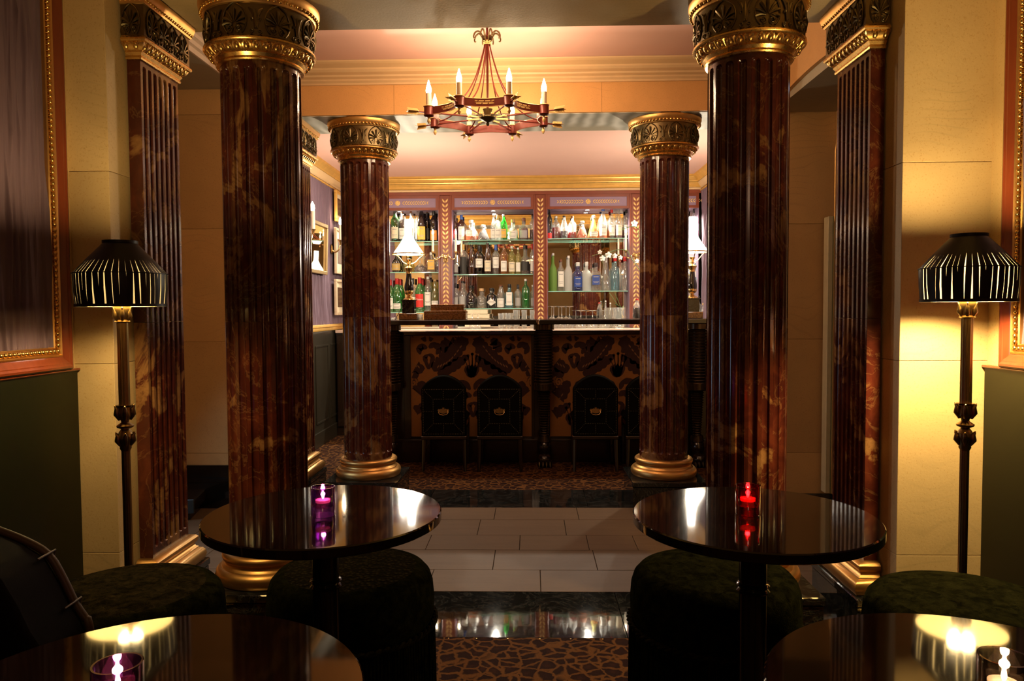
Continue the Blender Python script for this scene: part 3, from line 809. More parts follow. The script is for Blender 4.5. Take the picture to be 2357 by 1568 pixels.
for bi, (x0, x1, nm) in enumerate(bays):
    t = thing('mirrored_cabinet', f'{nm} mirrored bay of the back bar with glass shelves and mauve frieze panel', 'cabinet', ((x0+x1)/2, YC, 0))
    w = (x1-x0)/2
    MB().box(-w, w, YM-YC, YM-YC+.01, 1.1165, 2.50).build('mirror', MIRROR, t, 0)['label'] = 'mirror backing'
    for sg in (-1, 1): MB().box(*sorted((sg*w, sg*(w-.006))), .0, YM-YC, 1.1165, 2.43).build('side_panel', PURPD, t, 0)
    MB().box(-w, w, 0.0, YM-YC, 2.412, 2.43).build('bay_ceiling', PURPD, t, 0)
    fr = MB().box(-w, w, -.004, .03, 2.408, 2.434).box(-w, w, -.004, .03, 2.535, 2.565).box(-w, -w+.03, -.004, .03, 2.434, 2.535).box(w-.03, w, -.004, .03, 2.434, 2.535)
    fr.build('frieze_frame', MAHOGC, t, 0)
    MB().box(-w+.03, w-.03, .004, .03, 2.434, 2.535).build('frieze_panel', PURPD, t, 0)
    g = MB(); zc = 2.486
    for sg in (-1, 1):
        for k in range(11):
            xx = sg*(.05+.0268*k); L = .034 if k < 9 else .024
            for v in (-1, 1): leaf(g, xx, zc, L*1.1, .0085*sg*v, (0 if sg > 0 else pi)+sg*v*.62, .003, .005)
    g.build('gilt_wreath', GILTL, t, 0); r = MB(); rosette(r, 0, zc, .032, .003); r.build('gilt_rosette', GILTL, t, 0)
    # recessed spotlight
    sp = MB().lathe([(.03, 2.4115), (.032, 2.408), (.026, 2.407), (.024, 2.411)], 16, (0, .12, 0)).build('spotlight_rim', BRASS, t)
    MB().lathe([(.024, 2.4095), (0, 2.4085)], 16, (0, .12, 0)).build('spotlight_lens', m_emit('spotlight_glow', (1, .93, .82), 30) if bi == 0 else bpy.data.materials['spotlight_glow'], sp)
    spot('bay_spotlight', ((x0+x1)/2, YC+.12, 2.40), P_BAY, (1.0, .90, .74), 160, .02, (radians(-4), 0, 0), .5)
    for k, v in enumerate(SHELVES[bi]):
        z = at(1240, v, YC+.01)[2]; SHZ[(bi, k)] = z
        nseg = 10; bow = .035; vs = []; 
        sh = MB()
        pts = [(-w+.012+(2*w-.024)*i/nseg, .035-bow*(1-((i/nseg)*2-1)**2)) for i in range(nseg+1)]
        poly = pts+[(w-.012, YM-YC-.004), (-w+.012, YM-YC-.004)]
        n = len(poly); vs = [(a, b, z-.008) for a, b in poly]+[(a, b, z) for a, b in poly]
        o = MB(); o.add(vs, [tuple(range(n-1, -1, -1)), tuple(range(n, 2*n))]+[(i, (i+1) % n, n+(i+1) % n, n+i) for i in range(nseg, n)])
        so = o.build('glass_shelf', GSH, t, 0)
        e = MB(); e.add([(a, b-.0005, zz) for zz in (z-.008, z) for a, b in pts], [(i, i+1, nseg+2+i, nseg+1+i) for i in range(nseg)])
        e.build('shelf_edge', GEDGE, so, 0)
# back counter
ct = thing('back_counter', 'low counter running under the mirrored back bar cabinets', 'counter', (0, YC, 0))
MB().box(-1.93, 1.93, -.42, .235, 1.085, 1.115, .003).build('countertop', simple('pale_stone_counter', (.62, .45, .36), .3), ct, 0)
for k in range(4):
    x0 = -1.93+k*.965
    dr = MB().box(x0+.01, x0+.955, -.40, -.38, .1, 1.06, .003).build('cabinet_door', DKWOOD, ct, 0)
MB().box(-1.93, 1.93, -.38, .23, 0, 1.085).build('carcass', DKWOOD, ct, 0)
ZCT = 1.115

# ================================================================== BOTTLES
LAB = {k: simple('label_'+k, c, .55, var=.08, scale=60) for k, c in dict(cream=(.75, .66, .48), white=(.80, .78, .72), yellow=(.80, .48, .08),
    red=(.62, .03, .02), orange=(.72, .30, .05), black=(.02, .018, .015), grey=(.35, .34, .33), blue=(.02, .06, .30), green=(.05, .16, .06), gold=(.55, .36, .10)).items()}
CAP = {k: simple('cap_'+k, c, .35, var=.1) for k, c in dict(black=(.015, .012, .012), red=(.50, .02, .02), cork=(.50, .30, .13), white=(.75, .73, .70),
    gold=(.60, .40, .12), blue=(.03, .10, .42), brown=(.16, .05, .02), orange=(.85, .18, .02), teal=(.02, .30, .35), clear=(.70, .72, .70), dark=(.05, .03, .03)).items()}
GC = dict(clear=(.93, .95, .93), darkgreen=(.10, .20, .08), green=(.10, .62, .14), amber=(.80, .45, .14), brown=(.22, .08, .03), dark=(.07, .04, .03),
          yellow=(.80, .76, .30), blue=(.05, .09, .55), paleblue=(.55, .80, .88), lime=(.45, .72, .22), smoke=(.30, .26, .24), olive=(.62, .60, .22), aqua=(.35, .70, .78))
LQ = dict(whisky=(.72, .30, .06), rum=(.30, .09, .03), red=(.45, .04, .03), dark=(.05, .02, .02), pale=(.85, .78, .45), none=None)
# shapes: profile as (radius fraction, height fraction) for a body of half width 1
SH = dict(
    wine=[(0, 0), (.9, 0), (1, .02), (1, .60), (.93, .68), (.55, .76), (.36, .82), (.33, .96)],
    spirit=[(0, 0), (.92, 0), (1, .02), (1, .62), (.88, .70), (.50, .76), (.34, .80), (.32, .94)],
    slope=[(0, 0), (.92, 0), (1, .03), (.98, .45), (.80, .62), (.50, .78), (.34, .88), (.34, .96)],
    round=[(0, 0), (.7, 0), (.92, .08), (1, .30), (.92, .50), (.62, .62), (.34, .68), (.30, .90)],
    squat=[(0, 0), (.9, 0), (1, .04), (1, .45), (.80, .58), (.40, .64), (.36, .88)],
    cone=[(0, 0), (.95, 0), (1, .04), (.80, .28), (.46, .60), (.30, .72), (.30, .90)],
    decanter=[(0, 0), (.95, 0), (1, .10), (.92, .22), (.55, .36), (.22, .48), (.16, .60), (.15, .74), (.22, .78)],
    apoth=[(0, 0), (.94, 0), (1, .03), (1, .58), (.86, .67), (.42, .72), (.36, .76), (.36, .88)],
    frost=[(0, 0), (.92, 0), (1, .02), (1, .50), (.86, .60), (.46, .70), (.34, .74), (.30, .95)],
    vermouth=[(0, 0), (.90, 0), (1, .02), (1, .56), (.72, .70), (.42, .80), (.34, .86), (.34, .92)],
    twist=[(0, 0), (.85, 0), (1, .08), (.92, .28), (.55, .50), (.30, .72), (.26, .86), (.30, .95)],
    tall=[(0, 0), (.92, 0), (1, .02), (.98, .55), (.70, .66), (.36, .74), (.30, .80), (.30, .96)])
def bottle(desc, cx, ytop, ybase, wpx, shape, gl, lq='none', lab=None, cap='black', y=YS, z=None, square=False, name='bottle', group=None, lh=None, frosted=False, dz=0, capw=1.0, txt=None):
    x, _, zt = at(cx, ytop, y)
    if z is None: z = at(cx, ybase, y)[2]
    h = zt-z; r = wpx/2*y/F
    t = thing(name, desc, 'bottle', (x, y, z+.0005), 0, group)
    n = 4 if square else 18; k = sqrt(2)*.97 if square else 1
    a0 = pi/4 if square else 0
    def prof(p, s=1.0): return [(rr*r*s*(k if rr > .45 else 1), zz*h) for rr, zz in p]
    mat = m_frost('frosted_'+gl, GC[gl]) if frosted else glass(GC[gl], 'bottle_glass_'+gl, .02, 1.5, .16 if gl == 'clear' else .06 if 'dark' in gl or gl == 'smoke' else .26)
    mb = MB(); P = SH[shape]
    if square:
        body = [q for q in P if q[0] > .45 or q[1] == 0]; neck = [q for q in P if q[0] <= .45 and q[1] > 0]
        mb.lathe(prof(body), 4, a0=a0, a1=a0+2*pi); last = body[-1]
        mb.lathe([(last[0]*r*.9, last[1]*h)]+prof(neck), 14)
    else: mb.lathe(prof(P), n)
    mb.build('glass_body', mat, t, 50)
    if LQ[lq] is not None:
        fill = random.uniform(.30, .55); lp = [(0, .012)]; top = None
        for (r1, z1), (r2, z2) in zip(P[:-1], P[1:]):
            if z2 <= fill: lp.append((r2*.93, max(z2, .012)))
            else:
                tt = (fill-z1)/(z2-z1); lp.append(((r1+(r2-r1)*tt)*.93, fill)); break
        lp.append((0, lp[-1][1]))
        MB().lathe([(a*r*(k if square else 1), b*h) for a, b in lp], 4 if square else 14, a0=a0, a1=a0+2*pi).build('liquid', glass(LQ[lq], 'liquid_'+lq, .05, .3, .35), t, 50)
    if lab:
        z0, z1 = lh or (.10, .44); rl = r*1.015
        lm = MB(); ns = 8
        # follow the widest part of the profile
        if square: lm.box(-r*.72, r*.72, -r*.975, -r*.965, z0*h, z1*h)
        elif lab == 'white_diamond':
            bs = [radians(-62+124*i/12) for i in range(13)]; hh_ = [.002+(1-abs(b)/radians(62))*.165 for b in bs]
            lm.add([(rl*sin(b), -rl*cos(b), (.30-q)*h) for b, q in zip(bs, hh_)]+[(rl*sin(b), -rl*cos(b), (.30+q)*h) for b, q in zip(bs, hh_)], [(i, i+1, 14+i, 13+i) for i in range(12)])
        else:
            vs = [(rl*sin(a), -rl*cos(a), zz*h) for zz in (z0, z1) for a in [radians(-50+100*i/ns) for i in range(ns+1)]]
            lm.add(vs, [(i, i+1, ns+2+i, ns+1+i) for i in range(ns)])
        lo = lm.build('label', LAB['white'] if lab == 'white_diamond' else LAB[lab], t, 60)
        if txt:
            s, col, size, zz, slant = txt
            cu = bpy.data.curves.new('lettering', 'FONT'); cu.body = s; cu.size = size; cu.align_x = 'CENTER'; cu.align_y = 'CENTER'; cu.shear = slant
            to = bpy.data.objects.new('lettering', cu); COL.objects.link(to); to.parent = lo
            to.location = (0, -rl*1.05-.001, zz*h); to.rotation_euler = (pi/2, 0, 0)
            cu.materials.append(LAB[col])
            bpy.context.view_layer.update()
            me = bpy.data.meshes.new_from_object(to); mo = bpy.data.objects.new('lettering', me); COL.objects.link(mo); mo.parent = lo
            mo.location = to.location; mo.rotation_euler = to.rotation_euler; bpy.data.objects.remove(to); bpy.data.curves.remove(cu)
        elif lab not in ('black', 'white_diamond') and wpx > 15:
            # printed bands and emblem as thin raised print
            ry = rl*1.006
            for zf, wd, hh in ((.78, .5, .05), (.30, .62, .03), (.20, .45, .03)):
                zz = (z0+(z1-z0)*zf)*h
                a = radians(58*wd); bs = [-a+a*i/3 for i in range(7)]; vs = [(ry*sin(b), -ry*cos(b) if not square else -r*.98, q) for q in (zz, zz+hh*h*.45) for b in bs]
                MB().add(vs, [(i, i+1, 8+i, 7+i) for i in range(6)]).build('printing', LAB['grey'], lo, 0)
    if cap:
        top = P[-1]; rc = top[0]*r*1.12*capw; z0 = top[1]*h-.006
        hh = max(.012, h*(1-top[1])+.006)
        if shape == 'decanter':
            MB().lathe([(rc*.6, z0), (rc*.9, z0+hh*.25), (rc*1.7, z0+hh*.6), (rc*1.2, z0+hh*.9), (0, z0+hh)], 12).build('stopper', glass(GC['clear'], 'bottle_glass_clear'), t)
        else:
            zs = z0-(h*.10 if cap in ('red', 'black', 'gold', 'orange', 'blue') and shape in ('wine', 'vermouth', 'spirit', 'tall') else 0)
            MB().lathe([(rc*1.0, zs), (rc*1.03, zs+.001), (rc*1.0, z0+hh-.002), (rc*.9, z0+hh), (0, z0+hh)], 12).build('cap', CAP[cap], t)
    return t
def shelfset(bi, k, rows, where):
    z = SHZ.get((bi, k)); g = 'bottles on the '+where
    for i, row in enumerate(rows):
        desc, cx, yt, w = row[:4]; kw = dict(row[4]) if len(row) > 4 else {}
        yy = kw.pop('y', YS+(.012 if i % 2 else -.012))
        bottle(desc+', '+where, cx, yt, 0, w, kw.pop('s', 'spirit'), kw.pop('g', 'clear'), kw.pop('lq', 'none'), kw.pop('lab', None), kw.pop('cap', 'black'), y=yy, z=z, group=g, **kw)
D = dict
shelfset(0, 0, [
    ('tall black-green bottle with cream label', 909, 481, 19, D(s='wine', g='darkgreen', lab='cream', cap='black')),
    ('red capped bottle left of the lamp chimney', 925, 485, 16, D(g='smoke', lab='white', cap='brown')),
    ('clear bottle with brown stopper behind the lamp', 946, 485, 14, D(lab='white', cap='brown')),
    ('clear dark-capped bottle right of the lamp', 961, 484, 12, D(s='slope', lab='white', cap='brown')),
    ('big brown bottle with golden orange label', 970, 478, 23, D(s='slope', g='dark', lab='yellow', cap='black', lh=(.06, .44))),
    ('dark bottle behind the golden labelled one', 983, 484, 13, D(g='dark', lab='black', cap='brown', y=YS+.05)),
    ('black bottle with orange-brown label', 998, 485, 19, D(s='wine', g='dark', lab='orange', cap='black', lh=(.04, .36))),
    ('slim brown bottle at the right end', 1008, 500, 9, D(g='brown', cap='brown')),
    ], 'left top shelf')
shelfset(0, 1, [
    ('round black liqueur bottle', 912.5, 579, 24, D(s='round', g='dark', lab='gold', cap='black', lh=(.10, .42))),
    ('pale yellow round flask behind the lamp', 938, 588, 24, D(s='round', g='yellow', cap='gold')),
    ('flat decanter with dark wine', 967, 585, 32, D(s='decanter', lq='rum', cap='clear')),
    ('square bottle with yellow label', 993, 581, 21, D(s='squat', lq='whisky', lab='yellow', cap='clear', square=True, lh=(.14, .62))),
    ('slim clear bottle at the right end', 1007, 592, 9, D(lq='rum', cap='clear')),
    ], 'left middle shelf')
shelfset(0, 2, [
    ('green bottle half hidden by the column', 898.5, 644, 16, D(s='vermouth', g='green', lab='white', cap='red')),
    ('green bottle with red cap and small white label', 913.6, 641, 23, D(s='vermouth', g='green', lab='white', cap='red', lh=(.10, .26))),
    ('second red capped green bottle, behind', 921, 643, 14, D(s='vermouth', g='green', cap='red', y=YS+.06)),
    ('clear bottle with black cap beside the lamp', 951, 641, 15, D(lab='white', cap='black')),
    ('green bottle with large red label', 966, 639, 23, D(s='vermouth', g='green', lab='red', cap='red', lh=(.14, .52), txt=('Cinzano', 'white', .024, .36, .3))),
    ('red capped bottle behind the red labelled one', 973, 643, 13, D(s='vermouth', g='green', cap='red', y=YS+.06)),
    ('clear bottle with pinkish white label', 984.5, 637, 18, D(lab='white', cap='clear', lh=(.18, .56))),
    ('clear grey-capped bottle behind the white label', 992, 643, 12, D(g='olive', cap='dark', y=YS+.06)),
    ('yellow-green bottle with white label', 1001, 643, 19, D(s='tall', g='olive', lab='white', cap='cork', lh=(.10, .34))),
    ], 'left bottom shelf')
shelfset(1, 0, [
    ('reddish bottle cut by the left upright', 1047, 496, 9, D(g='brown', lab='red', cap='dark')),
    ('dark whisky bottle with white label', 1062, 495, 18, D(g='brown', lab='white', cap='blue', lh=(.05, .55))),
    ('stout round bottle with amber dregs', 1084, 507, 26, D(s='squat', lq='whisky', lab='white', cap='clear', lh=(.22, .50))),
    ('wide conical decanter with dark base', 1112, 518, 30, D(s='cone', lq='dark', cap='clear')),
    ('clear bottle with white stopper left of the spotlight glare', 1137, 494, 17, D(s='slope', lab='white', cap='white')),
    ('clear bright bottle in the spotlight glare', 1146, 495, 19, D(lab='white', cap='gold', y=YS-.03)),
    ('green bottle with yellow label', 1159, 494, 16, D(s='wine', g='green', lab='yellow', cap='white')),
    ('round clear bottle with cork', 1180.5, 505, 22, D(s='squat', lab='white', cap='cork')),
    ('round clear bottle with grey seal', 1205, 502, 22, D(s='squat', lq='rum', lab='grey', cap='brown')),
    ('clear bottle at the right end', 1225, 494, 12, D(lq='rum', cap='dark')),
    ], 'middle top shelf')
shelfset(1, 1, [
    ('clear bottle cut by the left upright', 1049, 580, 13, D(lq='rum', lab='grey', cap='clear')),
    ('black labelled bottle with gold foil neck', 1066.5, 563, 18, D(g='clear', lq='dark', lab='black', cap='gold', lh=(.04, .58))),
    ('red-brown bottle without label', 1085, 564, 16, D(g='brown', cap='dark', s='slope')),
    ('dark bottle with broad white label', 1103, 565, 21, D(g='dark', lab='white', cap='black', lh=(.24, .54))),
    ('tall brown bottle with cream label', 1122.5, 559, 18, D(s='slope', g='brown', lab='cream', cap='dark')),
    ('clear bottle with blue cap', 1141, 564, 18, D(lq='rum', lab='white', cap='blue', lh=(.22, .58))),
    ('amber bottle with black and white bands', 1159.5, 562, 17, D(g='amber', lab='white', cap='brown')),
    ('pale bottle with cream label', 1178, 567, 18, D(g='yellow', lq='whisky', lab='cream', cap='clear')),
    ('slim greenish bottle', 1192.5, 570, 13, D(g='yellow', lab='white', cap='clear')),
    ('stout bottle with dark oval label', 1209, 565, 24, D(s='squat', lq='rum', lab='black', cap='black', lh=(.12, .44))),
    ('clear bottle at the right end', 1225, 562, 11, D(lab='white', cap='red')),
    ], 'middle centre shelf')
shelfset(1, 2, [
    ('clear bottle with tall black cap, at the left end', 1049, 652, 13, D(lab='grey', cap='black')),
    ('round-shouldered clear gin bottle, dark cap', 1064.5, 647, 20, D(s='frost', lab='grey', cap='black')),
    ('black round-shouldered bottle', 1083, 657, 25, D(s='round', g='dark', cap='black')),
    ('squat clear bottle with cork ball', 1108, 664, 23, D(s='squat', lab=None, cap='cork', capw=1.3)),
    ('black apothecary bottle with white diamond label', 1131, 663, 23, D(s='apoth', g='dark', lab='white_diamond', cap='black', txt=("HENDRICK'S", 'black', .0125, .31, 0))),
    ('clear bottle with large white label', 1152.5, 656, 21, D(s='slope', lab='white', cap='brown', lh=(.06, .42))),
    ('square pale blue gin bottle', 1172, 654, 18, D(s='apoth', g='aqua', lab='white', cap='black', square=True, lh=(.12, .66))),
    ('clear bottle with grey label and black stopper', 1192, 655, 16, D(lab='grey', cap='black')),
    ('slender bright green bottle', 1210, 642, 18, D(s='spirit', g='green', lab=None, cap='white')),
    ('clear bottle at the right end', 1225.5, 656, 10, D(lab='grey', cap='white')),
    ], 'middle bottom shelf')
shelfset(2, 0, [
    ('dark green wine bottle with red label', 1265, 481, 12, D(s='wine', g='darkgreen', lab='red', cap='dark', lh=(.02, .20))),
    ('clear bottle with glass stopper', 1280, 498, 18, D(lq='red', lab=None, cap='clear')),
    ('clear bottle with black cap and dark base', 1298.5, 497, 18, D(s='slope', lq='dark', cap='black')),
    ('clear bottle with red spirit and brown cap', 1317.5, 498, 18, D(lq='red', cap='brown')),
    ('cone-shaped clear bottle', 1340.5, 509, 26, D(s='cone', lq='whisky', cap='clear')),
    ('round-bellied cream capped bottle', 1366.5, 496, 24, D(s='cone', g='yellow', lq='whisky', lab='white', cap='white', lh=(.1, .3))),
    ('tall bottle with blue neck seal', 1388, 482, 20, D(s='slope', lq='whisky', lab='white', cap='blue')),
    ('tall bottle with red neck seal', 1408, 479, 18, D(s='tall', lq='rum', lab='white', cap='red')),
    ('tall cork-stopped bottle', 1424.5, 478, 17, D(s='tall', lq='red', lab='cream', cap='cork')),
    ('clear dark-capped bottle with round emblem', 1442.5, 478, 16, D(lab='white', lq='dark', cap='black')),
    ], 'right top shelf')
shelfset(2, 1, [
    ('lime green frosted bottle with pourer', 1273, 583, 17, D(s='frost', g='lime', cap='clear', frosted=True)),
    ('clear vodka bottle with white label', 1291, 597, 17, D(lab='white', cap='brown', lh=(.14, .62))),
    ('slender frosted bottle with long neck', 1308.5, 589, 17, D(s='frost', g='clear', cap='white', frosted=True)),
    ('cobalt blue bottle', 1330, 604, 23, D(s='apoth', g='blue', cap='clear', lab='blue', lh=(.14, .5))),
    ('white frosted cylindrical bottle', 1350, 603, 20, D(s='apoth', g='clear', cap='clear', frosted=True)),
    ('square clear bottle with blue and white label', 1371, 605, 23, D(s='apoth', lab='blue', cap='dark', square=True, lh=(.22, .56))),
    ('teardrop clear bottle with twisted neck', 1396, 584, 23, D(s='twist', lq='none', cap='clear')),
    ('pale blue square-shouldered bottle', 1416, 591, 20, D(s='apoth', g='paleblue', cap='red')),
    ('clear bottle with vertical red lettering', 1438.5, 591, 20, D(s='apoth', g='clear', cap='red')),
    ], 'right lower shelf')
shelfset(3, 0, [
    ('clear bottle behind the second oil lamp', 1597, 478, 12, D(cap='black')),
    ('clear bottle with dark cap', 1606, 476, 12, D(lab='grey', cap='black')),
    ('clear bottle with broad orange cap', 1616, 474, 15, D(s='frost', cap='orange', capw=1.5)),
    ('clear bottle with teal cap', 1628, 476, 14, D(s='frost', cap='teal', capw=1.5)),
    ], 'far right top shelf')
shelfset(3, 1, [
    ('square bottle with pale green label', 1601.5, 599, 10, D(s='apoth', g='aqua', lab='white', cap='clear', square=True)),
    ('red necked bottle, behind', 1610.5, 581, 10, D(s='tall', g='clear', cap='red', y=YS+.05)),
    ('white bottle with long red neck', 1619.5, 578, 17, D(s='tall', g='clear', cap='red', frosted=True)),
    ('red capped bottle at the right end', 1630, 590, 10, D(g='clear', cap='red', lab='white')),
    ], 'far right lower shelf')
# bottles standing on the back counter, far right and by the far right column
for desc, cx, yt, w, kw in (
    ('small dark-capped bottle on the back counter, far right', 1609, 681, 10, D(cap='black')),
    ('small red-capped bottle on the back counter, far right', 1617, 680, 9, D(cap='red')),
    ('short corked bottle on the back counter, far right', 1619, 698, 13, D(cap='cork', y=YC-.12)),
    ('small bottle with steel pourer on the counter behind the crystal bowl', 1394, 692, 10, D(s='slope', cap='clear')),
    ('second pourer bottle on the counter behind the crystal bowl', 1405, 697, 10, D(s='slope', cap='white'))):
    yy = kw.pop('y', YC-.02)
    bottle(desc, cx, yt, 0, w, kw.pop('s', 'spirit'), 'clear', kw.pop('lq', 'none'), 'white' if w > 10 else None, y=yy, z=ZCT, group='small bottles on the back counter', **kw)

# ================================================================== GLASSES
GLC = glass((.96, .97, .95), 'drinking_glass', .02, 2.4, .14)
def coupe(desc, cx, yt, wfoot, y, z0, group):
    x, _, zt = at(cx, yt, y); h = zt-z0; rf = wfoot/2*y/F
    t = thing('coupe_glass', desc, 'glass', (x, y, z0+.0005), 0, group)
    MB().lathe([(rf*1.05, 0), (rf*1.0, h*.22), (rf*.62, h*.42), (.006, h*.50), (.0045, h*.7), (.0045, h*.95), (rf*.55, h*.975), (rf, h*.99), (rf, h), (0, h)], 20).build('glass_body', GLC, t, 50)
for i, (cx, yt, w) in enumerate(((1274.5, 705, 21), (1293, 705, 22), (1311, 705, 22))):
    coupe(['upturned coupe beside the middle upright', 'upturned coupe in the middle of three', 'upturned coupe, right one of the three tall ones'][i], cx, yt, w, YC-.16-.03*(i % 2), ZCT, 'upturned glasses on the back counter')
for i, (cx, yt, w) in enumerate(((1337, 714.5, 23), (1364, 714.5, 23), (1391.5, 714.5, 23))):
    coupe(['low upturned wine glass right of the tall coupes', 'low upturned wine glass in the middle', 'low upturned wine glass next to the crystal bowl'][i], cx, yt, w, YC-.22, ZCT, 'upturned glasses on the back counter')
for i, (cx, yt) in enumerate(((1087, 722.6), (1100, 722.6))):
    coupe(['left small upturned glass before the cream boxes', 'right small upturned glass before the cream boxes'][i], cx, yt, 14, YC-.26, ZCT, 'small upturned glasses')
def tumbler(name, desc, cx, yt, w, y, z0, flare, group, mat=None):
    x, _, zt = at(cx, yt, y); h = zt-z0; r = w/2*y/F
    t = thing(name, desc, 'glass', (x, y, z0+.0005), 0, group)
    m = MB(); n = 20
    pr = [(0, .0), (r*.82, 0), (r*.80, h*.15), (r*(.78 if flare else .95), h*.5), (r*.9, h*.8), (r, h), (r*.95, h), (r*.8, h*.78), (r*.7, h*.5), (r*.72, h*.2), (0, h*.16)]
    m.lathe(pr, n).build('glass_body', mat or GLC, t, 50)
    f = MB()
    for k in range(10):
        a = 2*pi*k/10; f.tube([(r*.84*cos(a), r*.84*sin(a), h*.05), (r*.84*cos(a+.25), r*.84*sin(a+.25), h*.45)], .0012, 4)
    f.build('cut_facets', mat or GLC, t, 60)
for i, (cx, yt, w) in enumerate(((1153, 721.5, 14), (1169, 721.5, 14), (1187, 714, 13), (1206, 714, 13), (1225, 714, 12))):
    tumbler('shot_glass', ['first short waisted glass right of the cream boxes', 'second short waisted glass', 'third, taller cut glass on the back counter', 'fourth, taller cut glass on the back counter', 'fifth cut glass, next to the middle upright'][i],
            cx, yt, w, YC-.28, ZCT, True, 'cut glasses on the back counter')
tumbler('crystal_bowl', 'wide cut crystal bowl on the back counter in the right bay', 1425, 708, 30, YC-.2, ZCT, False, None)
# cream boxes stacked on the back counter
for i, (x0, x1, v0, v1) in enumerate(((1074, 1122, 713, 723), (1072, 1126, 723.5, 733), (1070, 1128, 733.5, 752))):
    a = at(x0, v1, YC-.15); b = at(x1, v0, YC-.15)
    t = thing('box', ['top cream box of the stack behind the burl boxes', 'middle cream box of the stack behind the burl boxes', 'bottom cream box of the stack, mostly hidden'][i], 'box', ((a[0]+b[0])/2, YC-.10, max(a[2], ZCT)+.0005), 0, 'stacked cream boxes')
    w = (b[0]-a[0])/2; h = b[2]-max(a[2], ZCT)-.001
    MB().box(-w, w, -.05, .06, 0, h*.78, .002).build('box_body', LAB['cream'], t, 0); MB().box(-w-.002, w+.002, -.052, .062, h*.78, h, .002).build('lid', LAB['cream'], t, 0)
def wall_at(u, v, x):
    a, b = (u-1178.5)/F, (784-v)/F
    d = [RM[0][i]*a + RM[1][i]*b + RM[2][i] for i in range(3)]
    k = (x-CAM[0])/d[0]
    return x, d[1]*k, CAM[2]+d[2]*k

# ================================================================== THE BAR
YF, YPN, ZT = 6.15, 6.40, 1.236
bar = thing('bar_counter', 'long black bar with damask fabric front and ringed posts', 'bar', (0, YF, 0))
tp = MB().box(-1.20, .175, 0, .62, ZT-.042, ZT, .006).box(.181, 1.90, 0, .62, ZT-.042, ZT, .006)
tp.build('bar_top', LACQ, bar, 0)
ch = MB(); ch.prism([(.155, ZT-.004), (.181, ZT-.004), (.170, ZT-.021), (.181, ZT-.042), (.170, ZT-.042), (.158, ZT-.021)], -.004, .002)
ch.build('stone_joint', simple('worn_joint_edge', (.20, .10, .05), .5), bar, 0)
dp = YPN-YF
MB().box(-1.17, 1.90, dp, dp+.04, .0, 1.10).build('front_board', DKWOOD, bar, 0)
MB().box(-1.17, 1.90, dp-.03, dp+.06, 1.10, 1.136, .005).build('ledge', LACQ, bar, 0)
MB().box(-1.17, 1.90, dp-.05, dp+.04, 0, .20, .006).build('kick_board', DKWOOD, bar, 0)
FAB1 = simple('ochre_damask_ground', (.24, .088, .012), .7, var=.12, scale=50, Sheen_Weight=.2)
FAB2 = simple('maroon_damask_motif', (.028, .004, .004), .8, var=.2, scale=50)
def blob(mb, pts, y): mb.add([(x, y, z) for x, z in pts], [tuple(range(len(pts)))])
def serr(mb, path, w, y, teeth=7, sgn=1):
    """serrated acanthus band along a path"""
    L = len(path); N2 = teeth*7; top = []; bot = []
    def P(t):
        k = min(int(t*(L-1)), L-2); q = t*(L-1)-k
        return (path[k][0]*(1-q)+path[k+1][0]*q, path[k][1]*(1-q)+path[k+1][1]*q)
    for i in range(N2+1):
        t = i/N2; p = P(t); q = P(min(1, t+.01)); o = P(max(0, t-.01)); dx, dz = q[0]-o[0], q[1]-o[1]; l = math.hypot(dx, dz) or 1
        env = 1.4*w*sin(pi*(.08+.88*t))**.6*(1.0+.40*abs(sin(pi*teeth*t))); n = (-dz/l, dx/l)
        top.append((p[0]+n[0]*env, p[1]+n[1]*env)); bot.append((p[0]-n[0]*env*.55, p[1]-n[1]*env*.55))
    vs = [(x, y, z) for x, z in top]+[(x, y, z) for x, z in bot]; n = len(top)
    mb.add(vs, [(i, i+1, n+i+1, n+i) for i in range(n-1)])
